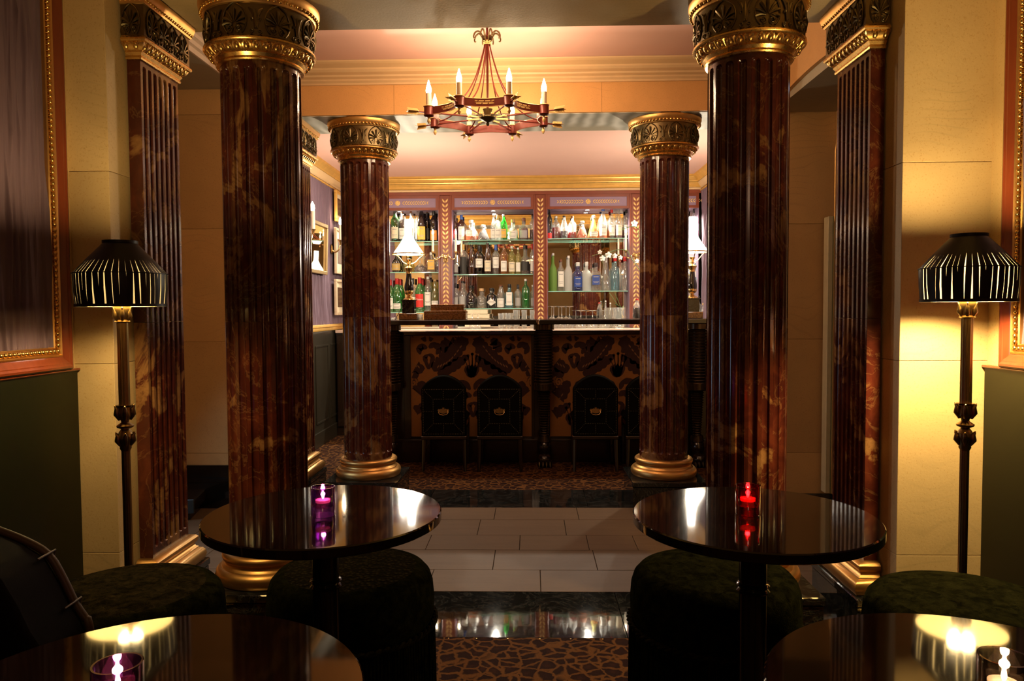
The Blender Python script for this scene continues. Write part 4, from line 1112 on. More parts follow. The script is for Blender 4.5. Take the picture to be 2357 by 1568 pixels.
def damask(x0, x1, cx, name='damask_panel'):
    y = dp-.012
    pn = MB().box(x0, x1, y, dp, .22, 1.10).build(name, FAB1, bar, 0)
    m = MB(); g = MB(); A = .382
    for row in range(2):
        for col in range(-4, 5):
            fx = cx+col*2*A+(A if row else 0); zb = 1.0-row*.42
            for sg in (-1, 1):
                X = lambda s, z: (fx+sg*s*A, zb+z*.40)
                serr(m, [X(.10, -.50), X(.34, -.36), X(.62, -.14), X(.80, .06), X(.90, .30)], .050, y-.001, 8)
                serr(m, [X(.22, -.62), X(.5, -.50), X(.72, -.36), X(.92, -.20)], .034, y-.001, 6)
                serr(m, [X(.36, -.12), X(.40, .02), X(.50, .14), X(.58, .10)], .030, y-.001, 4)
                serr(m, [X(.02, -.02), X(.14, .04), X(.24, -.04), X(.18, -.16)], .020, y-.001, 3)
                serr(m, [X(.05, .12), X(.12, .26), X(.28, .30), X(.36, .22)], .018, y-.001, 3)
                serr(m, [X(.0, -.16), X(.10, -.22), X(.06, -.34), X(.01, -.48)], .014, y-.001, 3)
                # scroll
                pts = [X(.66+(.11-.10*t/20)*cos(sg*0+t*.55), .28+(.14-.12*t/20)*sin(t*.55)) for t in range(21)]
                for (a, b), (c, d) in zip(pts[:-1], pts[1:]): blob(m, [(a, b-.006), (c, d-.006), (c, d+.006), (a, b+.006)], y-.0012)
                # dashed ribbon inside the large band
                for k in range(9):
                    t = k/9; s = .20+.58*t; z = -.45+.52*t-.10*sin(pi*t)
                    p0 = X(s, z); p1 = X(s+.045, z+.045)
                    blob(g, [(p0[0], p0[1]-.007), (p1[0], p1[1]-.007), (p1[0], p1[1]+.007), (p0[0], p0[1]+.007)], y-.002)
                # half crown at s = 1
                for a in (0, .5, 1.0):
                    q = X(1-.20*sin(a), -.42+.26*cos(a)); blob(m, [(q[0]+.013*cos(k*pi/4), q[1]+.013*sin(k*pi/4)) for k in range(8)], y-.001)
                    r0 = X(1-.03*sin(a), -.66); blob(m, [(r0[0]-.006, r0[1]), (r0[0]+.006, r0[1]), (q[0]+.004, q[1]), (q[0]-.004, q[1])], y-.001)
                    serr(m, [X(1, -.66), X(1-.12*sin(a), -.55), X(1-.17*sin(a), -.46+.08*cos(a))], .016, y-.001, 2)
    def clip(mb):
        """drop the faces that leave the panel"""
        fs = []
        for f in mb.f:
            if all(x0+.004 < mb.v[i][0] < x1-.004 and .23 < mb.v[i][2] < 1.098 for i in f): fs.append(f)
        mb.f = fs; mb.mi = [0]*len(fs); return mb
    clip(m).build('damask_motif', FAB2, pn, 0); clip(g).build('damask_ribbon', simple('tan_damask_thread', (.20, .09, .03), .7), pn, 0)
xf = at(986, 800, YPN)[0]; xf2 = at(1320, 800, YPN)[0]
damask(-.93, .115, xf); damask(.275, 1.44, xf2)
for a, b in ((-.99, -.93), (.115, .14), (.25, .275), (1.44, 1.46)): MB().box(a, b, dp-.022, dp, .20, 1.10, .003).build('panel_stile', DKWOOD, bar, 0)
def post_profile():
    p = [(.0, 1.194), (.088, 1.194), (.088, 1.150)]
    z = 1.146
    while z > .70: p += [(.066, z), (.076, z-.003), (.082, z-.011), (.076, z-.019), (.066, z-.022)]; z -= .0245
    p += [(.084, .695), (.086, .64), (.070, .63)]
    z = .62; r = .058
    while z > .26: p += [(r*.78, z), (r, z-.009), (r*.78, z-.018)]; z -= .021; r -= .0012
    return p+[(.05, .25), (.06, .2), (.05, .19), (0, .19)]
PP = MB().lathe(post_profile(), 24).mesh('ringed_post', simple('polished_ebonised_wood', (.055, .035, .020), .24, .7), 40)
def paw():
    mb = MB(); mb.ell((0, 0, .15), (.062, .075, .075), 12, 8); mb.ell((0, -.06, .06), (.068, .085, .05), 12, 8)
    for k in range(4): mb.ell((-.045+.03*k, -.13, .028), (.017, .04, .026), 8, 6); 
    return mb.mesh('paw_foot', DKWOOD, 60)
PAW = paw()
for u in (905, 1252, 1600):
    x = at(u, 900, YF+.2)[0]
    if abs(x) > 1.9: x = math.copysign(1.81, x)
    inst('ringed_post', PP, bar, (x, .12, 0)); inst('paw_foot', PAW, bar, (x, .12, 0))
    cl = MB()
    for k in range(4): cl.tube([(x-.045+.03*k, -.03, .045), (x-.045+.03*k, -.052, .03), (x-.045+.03*k, -.058, .008)], [.006, .005, .001], 5)
    cl.build('claw', BRONZE, bar, 60)

# --- bar stools, seen from behind
def stool():
    t = thing('bar_stool', 'x', 'stool', (0, 0, 0), 0, 'studded leather stools along the bar')
    w = .182; prof = [(-w, .29), (w, .29), (w, .68)]
    for i in range(1, 10):
        a = i/10*pi; prof.append((w*cos(a)**1 if False else w*(1-2*i/10), .68+.11*sin(a)**.75))
    prof.append((-w, .68))
    b = MB().prism(prof, 0, .075); bo = b.build('backrest', LEATH, t, 40)
    bv = bo.modifiers.new('bevel', 'BEVEL'); bv.width = .012; bv.segments = 2; bv.limit_method = 'ANGLE'
    nm = MB()
    def line(x0, z0, x1, z1):
        L = math.hypot(x1-x0, z1-z0); k = max(1, int(L/.0135))
        for i in range(k+1): nm.ell((x0+(x1-x0)*i/k, -.0015, z0+(z1-z0)*i/k), (.0030, .0022, .0030), 5, 3)
    X, Z0, Z1, x, z0, z1 = .166, .31, .675, .084, .395, .595
    for (a, b_, c, d) in ((-X, Z0, X, Z0), (-X, Z1, X, Z1), (-X, Z0, -X, Z1), (X, Z0, X, Z1), (-x, z0, x, z0), (-x, z1, x, z1), (-x, z0, -x, z1), (x, z0, x, z1),
                          (-X, Z1, -x, z1), (X, Z1, x, z1), (-X, Z0, -x, z0), (X, Z0, x, z0), (0, Z1, 0, z1), (0, Z0, 0, z0), (-X, .495, -x, .495), (X, .495, x, .495)): line(a, b_, c, d)
    no = nm.build('nailhead_trim', simple('dull_brass_nails', (.30, .24, .13), .35, .9), bo, 0); no['kind'] = 'stuff'
    pl = MB(); o = [(-.048, .505), (-.040, .517), (-.028, .512), (-.018, .520), (-.010, .514), (-.006, .530), (0, .524), (.006, .530), (.010, .514), (.018, .520), (.028, .512), (.040, .517), (.048, .505), (.036, .488), (.018, .480), (0, .476), (-.018, .480), (-.036, .488)]
    pl.prism(o, -.006, 0); h = pl.build('handle_plate', BRASS, bo, 0)
    MB().tube([(-.036, -.006, .502), (-.040, -.018, .488), (-.028, -.020, .472), (0, -.020, .466), (.028, -.020, .472), (.040, -.018, .488), (.036, -.006, .502)], .0028, 6).build('bail_handle', BRASS, bo, 60)
    MB().box(-.188, .188, 0, .07, .262, .292, .005).build('back_rail', DKWOOD, t, 0)
    se = MB().box(-.19, .19, .04, .35, .40, .46, .025).build('seat', LEATH, t, 30)
    for sx in (-1, 1):
        MB().tube([(sx*.165, .03, .27), (sx*.168, .02, .14), (sx*.172, 0, .001)], [.020, .017, .013], 8).build('leg', DKWOOD, t)
        MB().tube([(sx*.165, .32, .40), (sx*.165, .32, .20), (sx*.168, .32, .001)], [.020, .017, .013], 8).build('leg', DKWOOD, t)
        MB().tube([(sx*.167, .03, .16), (sx*.166, .32, .16)], .010, 6).build('stretcher', DKWOOD, t)
        MB().box(sx*.165-.014, sx*.165+.014, .03, .33, .365, .402).build('seat_rail', DKWOOD, t, 0)
    return t
st0 = stool()
for i, u in enumerate((1020.5, 1149.5, 1371, 1494)):
    x = at(u, 920, 5.98)[0]
    lb = ['leftmost studded black leather bar stool, near the far left column', 'second studded bar stool from the left, beside the middle ringed post',
          'third studded bar stool, right of the middle ringed post', 'fourth studded bar stool, half hidden by the far right column'][i]
    if i == 0: st0.location = (x, 5.98, 0); st0['label'] = lb
    else: dup(st0, loc=(x, 5.98, 0), label=lb)

# --- oil lamps on the bar
OPAL = m_emit('glowing_opal_glass', (1.0, .90, .74), 7.0, True)
def oil_lamp(u, label):
    x = at(u, 600, 6.30)[0]; t = thing('oil_lamp', label, 'lamp', (x, 6.36, ZT+.0005), 0, 'oil lamps standing on the bar')
    MB().box(-.078, .078, -.078, .078, 0, .055, .004).build('base', BURL, t, 0)
    MB().box(-.052, .052, -.052, .052, .055, .165, .002).box(-.060, .060, -.060, .060, .165, .172).build('pedestal', BLKM, t, 0)
    MB().lathe([(.050, .172), (.048, .180), (.030, .192), (.016, .202), (.018, .212), (.034, .224), (.040, .240), (.038, .250)], 24).build('urn_foot', BRASS, t)
    MB().lathe([(.038, .250), (.041, .275), (.038, .300), (.030, .330), (.024, .365), (.021, .395)], 24).build('stem', LACQ, t)
    MB().lathe([(.021, .395), (.026, .398), (.024, .410), (.028, .420), (.034, .432), (.040, .446), (.024, .452), (.014, .462), (.014, .500), (.020, .505), (.024, .520), (0, .525)], 24).build('burner', BRASS, t)
    for k in range(3):
        a = k*2*pi/3+.5
        MB().tube([(.014*cos(a), .014*sin(a), .475), (.06*cos(a), .06*sin(a), .495), (.10*cos(a), .10*sin(a), .535), (.137*cos(a), .137*sin(a), .562)], .0035, 6).build('arm', BRASS, t, 60)
    MB().lathe([(.137, .560), (.143, .560), (.143, .570), (.137, .570), (.137, .560)], 36).build('gallery_ring', BRASS, t)
    sh = MB().lathe([(.126, .572), (.124, .578), (.100, .612), (.070, .655), (.048, .692), (.036, .720)], 36).build('shade', OPAL, t, 60)
    MB().lathe([(.034, .560), (.036, .62), (.032, .70), (.031, .86)], 20).build('chimney', m_emit('glowing_chimney', (1, .92, .78), 9, True) if 'glowing_chimney' not in bpy.data.materials else bpy.data.materials['glowing_chimney'], t, 60)
    point('oil_lamp_light', (x, 6.36, ZT+.62), P_OIL, (1, .84, .60), .03)
    return t
oil_lamp(938, 'oil lamp with glowing white glass shade left of the cigar boxes')
oil_lamp(1597, 'oil lamp with white glass shade half hidden by the far right column')
# --- burl boxes
def px_box(name, label, cat, u0, u1, v0, v1, y, depth, mat, z=None, group=None):
    a = at(u0, v1, y); b = at(u1, v0, y); z0 = a[2] if z is None else z; h = b[2]-z0; w = (b[0]-a[0])/2
    t = thing(name, label, cat, ((a[0]+b[0])/2, y, z0+.0005), 0, group)
    MB().box(-w, w, 0, depth, 0, h*.66, .002).build('box_body', mat, t, 0)
    l = MB().box(-w, w, 0, depth, h*.68, h, .002).build('lid', mat, t, 0)
    MB().box(-w, w, -.0006, .0002, h*.665, h*.678).build('lid_line', BRASS, t, 0)
    return z0+h
zz = px_box('burl_box', 'larger burl veneered box on the bar, lower of two', 'box', 975.5, 1072, 715.5, 736.5, 6.28, .18, BURL, ZT, 'burl boxes on the bar')
px_box('burl_box', 'smaller burl veneered box on top of the larger one', 'box', 991.5, 1067.5, 701, 715.5, 6.30, .14, BURL, zz+.0008, 'burl boxes on the bar')
bottle('decanter of dark wine on the bar beside the far right column', 1466, 688, 0, 19, 'slope', 'clear', 'dark', None, 'red', y=6.55, z=ZT, name='decanter')
tumbler('tumbler', 'small cut tumbler between the oil lamp and the burl boxes', 967, 724, 15, 6.32, ZT, False, None)
tumbler('ashtray', 'low glass dish left of the oil lamp on the bar', 906, 731.5, 20, 6.25, ZT, False, None)
a = at(909.5, 736, 6.22); b = at(922, 716, 6.30)
MB().tube([(a[0], 6.22, ZT+.004), (b[0], 6.27, b[2])], .003, 6).build('cocktail_stick', LACQ, None, 60, label='thin black stick leaning beside the oil lamp foot', cat='stick')

# --- orchid standing behind the far right column
x, y = 1.36, 6.62
t = thing('orchid', 'white orchid on arching stems rising behind the far right column', 'plant', (x, y, ZT+.0005))
MB().lathe([(0, 0), (.045, 0), (.055, .09), (.05, .09), (.04, .02), (0, .02)], 20).build('pot', LACQ, t)
PET = simple('white_petal', (.85, .83, .78), .5, var=.03, Subsurface_Weight=.1); STEM = simple('green_stem', (.07, .14, .04), .5)
stem_pts = [[(1462, 700), (1458, 600), (1446, 578), (1425, 574), (1405, 580), (1388, 592)], [(1470, 700), (1476, 560), (1472, 528), (1456, 520), (1434, 527)]]
for pts in stem_pts:
    P = [(at(u, v, y)[0]-x, 0.02*i, at(u, v, y)[2]-ZT) for i, (u, v) in enumerate(pts)]; P[0] = (0, 0, .03)
    MB().tube(curve(P), .0032, 6).build('stem', STEM, t, 60)
def flower(u, v, s, yy):
    X, _, Z = at(u, v, y); m = MB()
    for k in range(5):
        a = k*2*pi/5+.3; m.ell((X-x+s*.55*cos(a), yy, Z-ZT+s*.55*sin(a)), (s*.55, .004, s*.42), 10, 6, Matrix.Rotation(-a, 3, 'Y'))
    m.ell((X-x, yy-.006, Z-ZT), (s*.2, .008, s*.2), 6, 4); m.build('flower', PET, t, 60)
for u, v, s in ((1388, 594, .026), (1402, 586, .028), (1417, 588, .022), (1430, 592, .020), (1462, 513, .030), (1468, 600, .02)): flower(u, v, s, .06)
lf = MB()
for a, L in ((.4, .16), (2.6, .15), (-1.2, .12)):
    lf.ell((L*.5*cos(a), L*.5*sin(a), .12), (L*.55, .022, .005), 10, 5, Matrix.Rotation(a, 3, 'Z') @ Matrix.Rotation(-.4, 3, 'Y'))
lf.build('leaves', STEM, t, 60)

# ================================================================== SCONCES
CANDLE = simple('ivory_candle_sleeve', (.78, .70, .55), .4, var=.04)
BULBS = m_emit('sconce_bulb_glow', (1.0, .80, .50), 22, True)
def candle_arm(t, base, hc, r=.011, lit=2, tilt=0.0):
    """cup, candle sleeve and pointed bulb above base point"""
    x, y, z = base
    MB().lathe([(0, z-.03), (.008, z-.028), (.014, z-.010), (.020, z), (.024, z+.002), (.024, z+.005), (.012, z+.006)], 16, (x, y, 0)).build('drip_pan', BRASS, t)
    c = MB().lathe([(0, z+.005), (r, z+.005), (r, z+hc), (0, z+hc)], 14, (x, y, 0)).build('candle', CANDLE, t)
    MB().lathe([(r*.7, z+hc), (r*1.05, z+hc+.012), (r*.9, z+hc+.028), (r*.25, z+hc+.052), (0, z+hc+.058)], 12, (x, y, 0)).build('candle_bulb', BULBS, c, 60)
def ram_sconce(px_, label):
    zc = zr+.03; t = thing('candle_sconce', label, 'sconce', (PX[px_], YC-.002, zc), 0, 'ram head candle arms on the back bar')
    m = MB(); m.ell((0, -.018, 0), (.022, .022, .030), 10, 8); m.ell((0, -.030, -.035), (.012, .016, .026), 10, 8)
    for sg in (-1, 1):
        m.tube([(sg*(.018+.018*sin(k*.55)), -.018-.006*k*.3, .018+.016*cos(k*.55)) for k in range(9)], [.007-.0006*k for k in range(9)], 6)
    m.build('ram_mask', BRASS, t, 60)
    for sg in (-1, 1):
        P = [(sg*.015, -.02, -.005), (sg*.045, -.045, .012), (sg*.060, -.055, -.010), (sg*.090, -.070, -.024), (sg*.118, -.085, -.010), (sg*.124, -.09, .030)]
        MB().tube(curve(P, 4), .0056, 8).build('arm', BRASS, t, 60)
        candle_arm(t, (sg*.124, -.09, .055), .19, .0105)
        point('sconce_light', (PX[px_]+sg*.124, YC-.10, zc+.28), .3, WARM, .015)
    return t
ram_sconce(1, 'two-armed ram head candle sconce on the left garlanded upright')
ram_sconce(3, 'ram head candle sconce on the right upright beside the far right column')
def wall_sconce(u, vc, vt, X, label, off=.10, e=.9, r=.014):
    """candle arm on the mauve fabric wall; vc = cup rim, vt = top of the bulb"""
    _, y, z = wall_at(u, vc, X+off); z2 = wall_at(u, vt, X+off)[2]
    t = thing('wall_sconce', label, 'sconce', (X, y, z), 0, 'candle sconces on the mauve fabric wall')
    m = MB().lathe([(0, 0), (.03, .004), (.034, .012), (.02, .02), (0, .022)], 16); m.map(lambda p: (p[2], p[0], p[1]*1.6-.09)); m.build('back_plate', BRASS, t)
    MB().tube(curve([(.015, 0, -.10), (.04, 0, -.125), (.08, 0, -.10), (off-.005, 0, -.05), (off, 0, -.02)]), .0075, 8).build('arm', BRASS, t, 60)
    MB().lathe([(.006, -.05), (.010, -.04), (.016, -.018), (.026, -.004), (.028, 0), (.02, .002)], 16, (off, 0, 0)).build('drip_pan', BRASS, t)
    hc = (z2-z)*.66
    c = MB().lathe([(0, 0), (r, 0), (r*1.05, hc), (0, hc)], 14, (off, 0, 0)).build('candle', CANDLE, t)
    MB().lathe([(r*.8, hc), (r*1.05, hc+(z2-z)*.10), (r*.8, hc+(z2-z)*.22), (0, z2-z)], 12, (off, 0, 0)).build('candle_bulb', BULBS, c, 60)
    point('wall_sconce_light', (X+off, y, z2+.01), e, WARM, .015)
wall_sconce(720, 528, 464, -1.955, 'ivory candle sconce beside the framed mirror on the mauve wall', .10, 1.0, .021)
wall_sconce(708, 530, 464, -1.955, 'candle sconce half hidden by the near left column', .05, .5, .010)
wall_sconce(783.5, 553, 500, -1.955, 'far candle sconce on the mauve wall by the stacked pictures', .10, 1.2, .014)

# ================================================================== PICTURES ON THE MAUVE WALL
def wall_pic(name, label, u0, u1, v0, v1, fmat, fw, inner, mat2=None, X=-1.925, cat='picture', tilt=0.0, depth=.03, group='framed pictures on the mauve wall'):
    _, y0, z0 = wall_at(u0, v1, X+depth); _, y1, _ = wall_at(u1, v1, X+depth); z1 = wall_at(u1, v0, X+depth)[2]
    z0 = wall_at(u1, v1, X+depth)[2]
    yc, zc = (y0+y1)/2, (z0+z1)/2; w, h = (y1-y0)/2, (z1-z0)/2
    t = thing(name, label, cat, (X, yc, zc), 0, group)
    for nm, (a, b, c, d) in zip(('frame_side', 'frame_side', 'frame_rail', 'frame_rail'), ((-w, -w+fw, -h+fw, h-fw), (w-fw, w, -h+fw, h-fw), (-w, w, -h, -h+fw), (-w, w, h-fw, h))):
        MB().box(0, depth, a, b, c, d, .004).build(nm, fmat, t, 0)
    MB().box(0, .012, -w+fw, w-fw, -h+fw, h-fw).build('mount' if mat2 else 'picture', inner, t, 0)
    if mat2: MB().box(0, .0135, -w*.55, w*.55, -h*.55, h*.55).build('picture', mat2, t, 0)
    t.rotation_euler = (0, tilt, 0)
    return t
AGED = m_gold('antique_gilt', (.42, .30, .14), .5)
PHOTO = simple('sepia_photograph', (.06, .035, .02), .25, var=.6, scale=14)
PHOTOG = simple('grey_photograph', (.16, .13, .12), .25, var=.6, scale=12)
wall_pic('framed_mirror', 'antique gilt framed mirror glass on the mauve wall, tilted forward', 712, 756, 519, 633, AGED, .035, MIRROR, None, cat='mirror', tilt=.03, group=None)
for i, (v0, v1) in enumerate(((452, 520), (534, 634), (646, 725))):
    wall_pic('framed_picture', ['topmost framed picture by the far left column, orange-gold frame', 'middle pale-framed picture by the far left column', 'lowest pale-framed dark picture by the far left column'][i],
             776, 800, v0, v1, GILTM if i == 0 else simple('pale_gilt_frame', (.62, .48, .32), .4), .03, LAB['cream'], PHOTO if i != 1 else PHOTOG)

# ================================================================== CHANDELIER
CX, CY, CZ = -.120, 4.15, 2.385
ch = thing('chandelier', 'oxblood and gilt iron chandelier of crossed arrows with eight candle bulbs', 'chandelier', (CX, CY, CZ))
RC = .335
def ringpt(a, r, z=0): return (r*cos(a), r*sin(a), z)
MB().tube([(0, 0, .51), (0, 0, 0)], .0065, 8).build('stem', REDARM, ch, 60)
MB().lathe([(0, .515), (.03, .513), (.045, .505), (.02, .50), (.008, .49)], 20).build('ceiling_rose', BRONZE, ch)
MB().lathe([(.021, .395), (.025, .398), (.021, .402), (.025, .406), (.021, .410), (.025, .414), (.021, .418), (.021, .395)], 20).build('collar', GILTL, ch)
for k in range(8):
    a = k*pi/4+pi/8; a2 = (k+1)*pi/4+pi/8
    # hanging rod: flares outwards like a skirt
    P = [ringpt(a, r, z) for r, z in ((.014, .44), (.016, .39), (.040, .30), (.075, .20), (.125, .115), (.190, .055), (.262, .020), (.318, .012))]
    MB().tube(curve(P, 4), .0038, 6).build('hanging_rod', REDARM, ch, 60)
    P = [ringpt(a, r, z) for r, z in ((.016, .40), (.026, .435), (.045, .462), (.066, .458), (.078, .438), (.076, .422), (.068, .424))]
    P = curve(P, 4); MB().tube(P, [.006-.0038*(i/(len(P)-1))**2 for i in range(len(P))], 6).build('foliage_scroll', BRONZE, ch, 60)
    # cup, candle, bulb
    cx, cyy, _ = ringpt(a, RC)
    cup = MB().lathe([(0, -.030), (.010, -.029), (.024, -.024), (.028, -.020), (.026, -.017), (.026, .024), (.029, .026), (.029, .030), (.022, .030), (.022, .0)], 20, (cx, cyy, 0)).build('candle_cup', REDARM, ch)
    MB().lathe([(.010, -.028), (.005, -.034), (.009, -.044), (.010, -.050), (.004, -.062), (0, -.064)], 10, (cx, cyy, 0)).build('drop_finial', GILTL, cup)
    MB().lathe([(.0285, .0255), (.0300, .028), (.0285, .0305)], 20, (cx, cyy, 0)).build('cup_rim', GILTL, cup)
    cn = MB().lathe([(0, .02), (.0145, .02), (.0145, .098), (0, .098)], 16, (cx, cyy, 0)).build('candle', CANDLE, ch)
    MB().lathe([(.012, .098), (.0148, .110), (.0140, .126), (.007, .150), (.002, .168), (0, .170)], 14, (cx, cyy, 0)).build('candle_bulb', FLAME, cn, 60)
    point('chandelier_light', (CX+cx, CY+cyy, CZ+.19), P_CHAND, WARM, .016)
    # concave band to the next cup
    m = MB(); n = 12; vs = []
    A = Vector(ringpt(a, RC)); B = Vector(ringpt(a2, RC))
    for th in (0, .003):
        for zz_ in (-.016, .026):
            for i in range(n+1):
                t = i/n; p = A.lerp(B, t); rr = p.length; q = p.normalized()*(rr-.035*sin(pi*t)-th); vs.append((q.x, q.y, zz_))
    q = n+1
    fs = [(i, i+1, q+i+1, q+i) for i in range(n)]+[(2*q+i+1, 2*q+i, 3*q+i, 3*q+i+1) for i in range(n)]+[(q+i, q+i+1, 3*q+i+1, 3*q+i) for i in range(n)]+[(i+1, i, 2*q+i, 2*q+i+1) for i in range(n)]
    bd = m.add(vs, fs).build('band', REDARM, ch, 40)
    g = MB()
    for i in range(15):
        t = .30+.40*i/14; p = A.lerp(B, t); qv = p.normalized()*(p.length-.035*sin(pi*t)+.0012)
        tv = (B-A).normalized()
        for dz, s in ((.010, 1), (-.003, -1)):
            if (i*7+int(dz*100)) % 5 == 0: continue
            L = tv*.0048; w = .0040
            g.add([tuple(qv-L+Vector((0, 0, .004+dz-w))), tuple(qv+L+Vector((0, 0, .004+dz-w*.2))), tuple(qv+L*.3+Vector((0, 0, .004+dz+w))), tuple(qv-L*.8+Vector((0, 0, .004+dz+w*.6)))], [(0, 1, 2, 3)])
        if i < 14:
            L = tv*.0075; g.add([tuple(qv-L+Vector((0, 0, .0055))), tuple(qv+L+Vector((0, 0, .0055))), tuple(qv+L+Vector((0, 0, .0075))), tuple(qv-L+Vector((0, 0, .0075)))], [(0, 1, 2, 3)])
    g.build('gilt_stencil', GILTL, bd, 0)
    for z_, nm in ((-.016, 'rim'), (.026, 'rim')):
        MB().tube([tuple(A.lerp(B, i/n).normalized()*(A.lerp(B, i/n).length-.035*sin(pi*i/n))+Vector((0, 0, z_))) for i in range(n+1)], .0018, 4).build('band_rim', GILTL, bd, 60)
    # arrow
    ar_ = MB().tube([ringpt(a, .10, -.004), ringpt(a, .40, -.004)], .0045, 6).build('arrow_shaft', REDARM, ch, 60)
    fl = MB(); c_, s_ = cos(a), sin(a)
    def fp(r, w, z): return (r*c_-w*s_, r*s_+w*c_, z-.004)
    for sg in (-1, 1):
        for hv in (0, 1):   # two vanes flat, two upright
            pts = [(.388, .0), (.398, .016), (.455, .019), (.447, .0)]
            P = [fp(r, sg*w if not hv else 0, sg*w if hv else 0) for r, w in pts]
            P2 = [fp(r, (sg*w if not hv else .0016), (sg*w if hv else .0016)) for r, w in pts]
            fl.add(P+P2, [(0, 1, 2, 3), (7, 6, 5, 4), (0, 1, 5, 4), (1, 2, 6, 5), (2, 3, 7, 6)])
            for i in range(6):
                r = .400+.009*i
                fl.tube([fp(r-.005, 0, 0), fp(r+.003, sg*.0165 if not hv else 0, sg*.0165 if hv else 0)], .0009, 4, False)
    fl.build('fletching', GILTL, ar_, 0)
    hd = MB(); hp_ = [(.050, 0), (.112, .020), (.100, .005), (.118, .005), (.118, -.005), (.100, -.005), (.112, -.020)]
    P = [fp(r, w, .004) for r, w in hp_]+[fp(r, w, -.004) for r, w in hp_]
    hd.add(P, [tuple(range(7)), tuple(range(13, 6, -1))]+[(i, 7+i, 7+(i+1) % 7, (i+1) % 7) for i in range(7)])
    hd.build('arrowhead', GILTL, ar_, 0)
MB().lathe([(0, -.048), (.006, -.046), (.010, -.036), (.006, -.028), (.020, -.022), (.040, -.012), (.047, -.004), (.047, .002), (.036, .006), (.018, .012), (.026, .040), (.028, .044), (.010, .046), (0, .046)], 24).build('hub', BRONZE, ch)
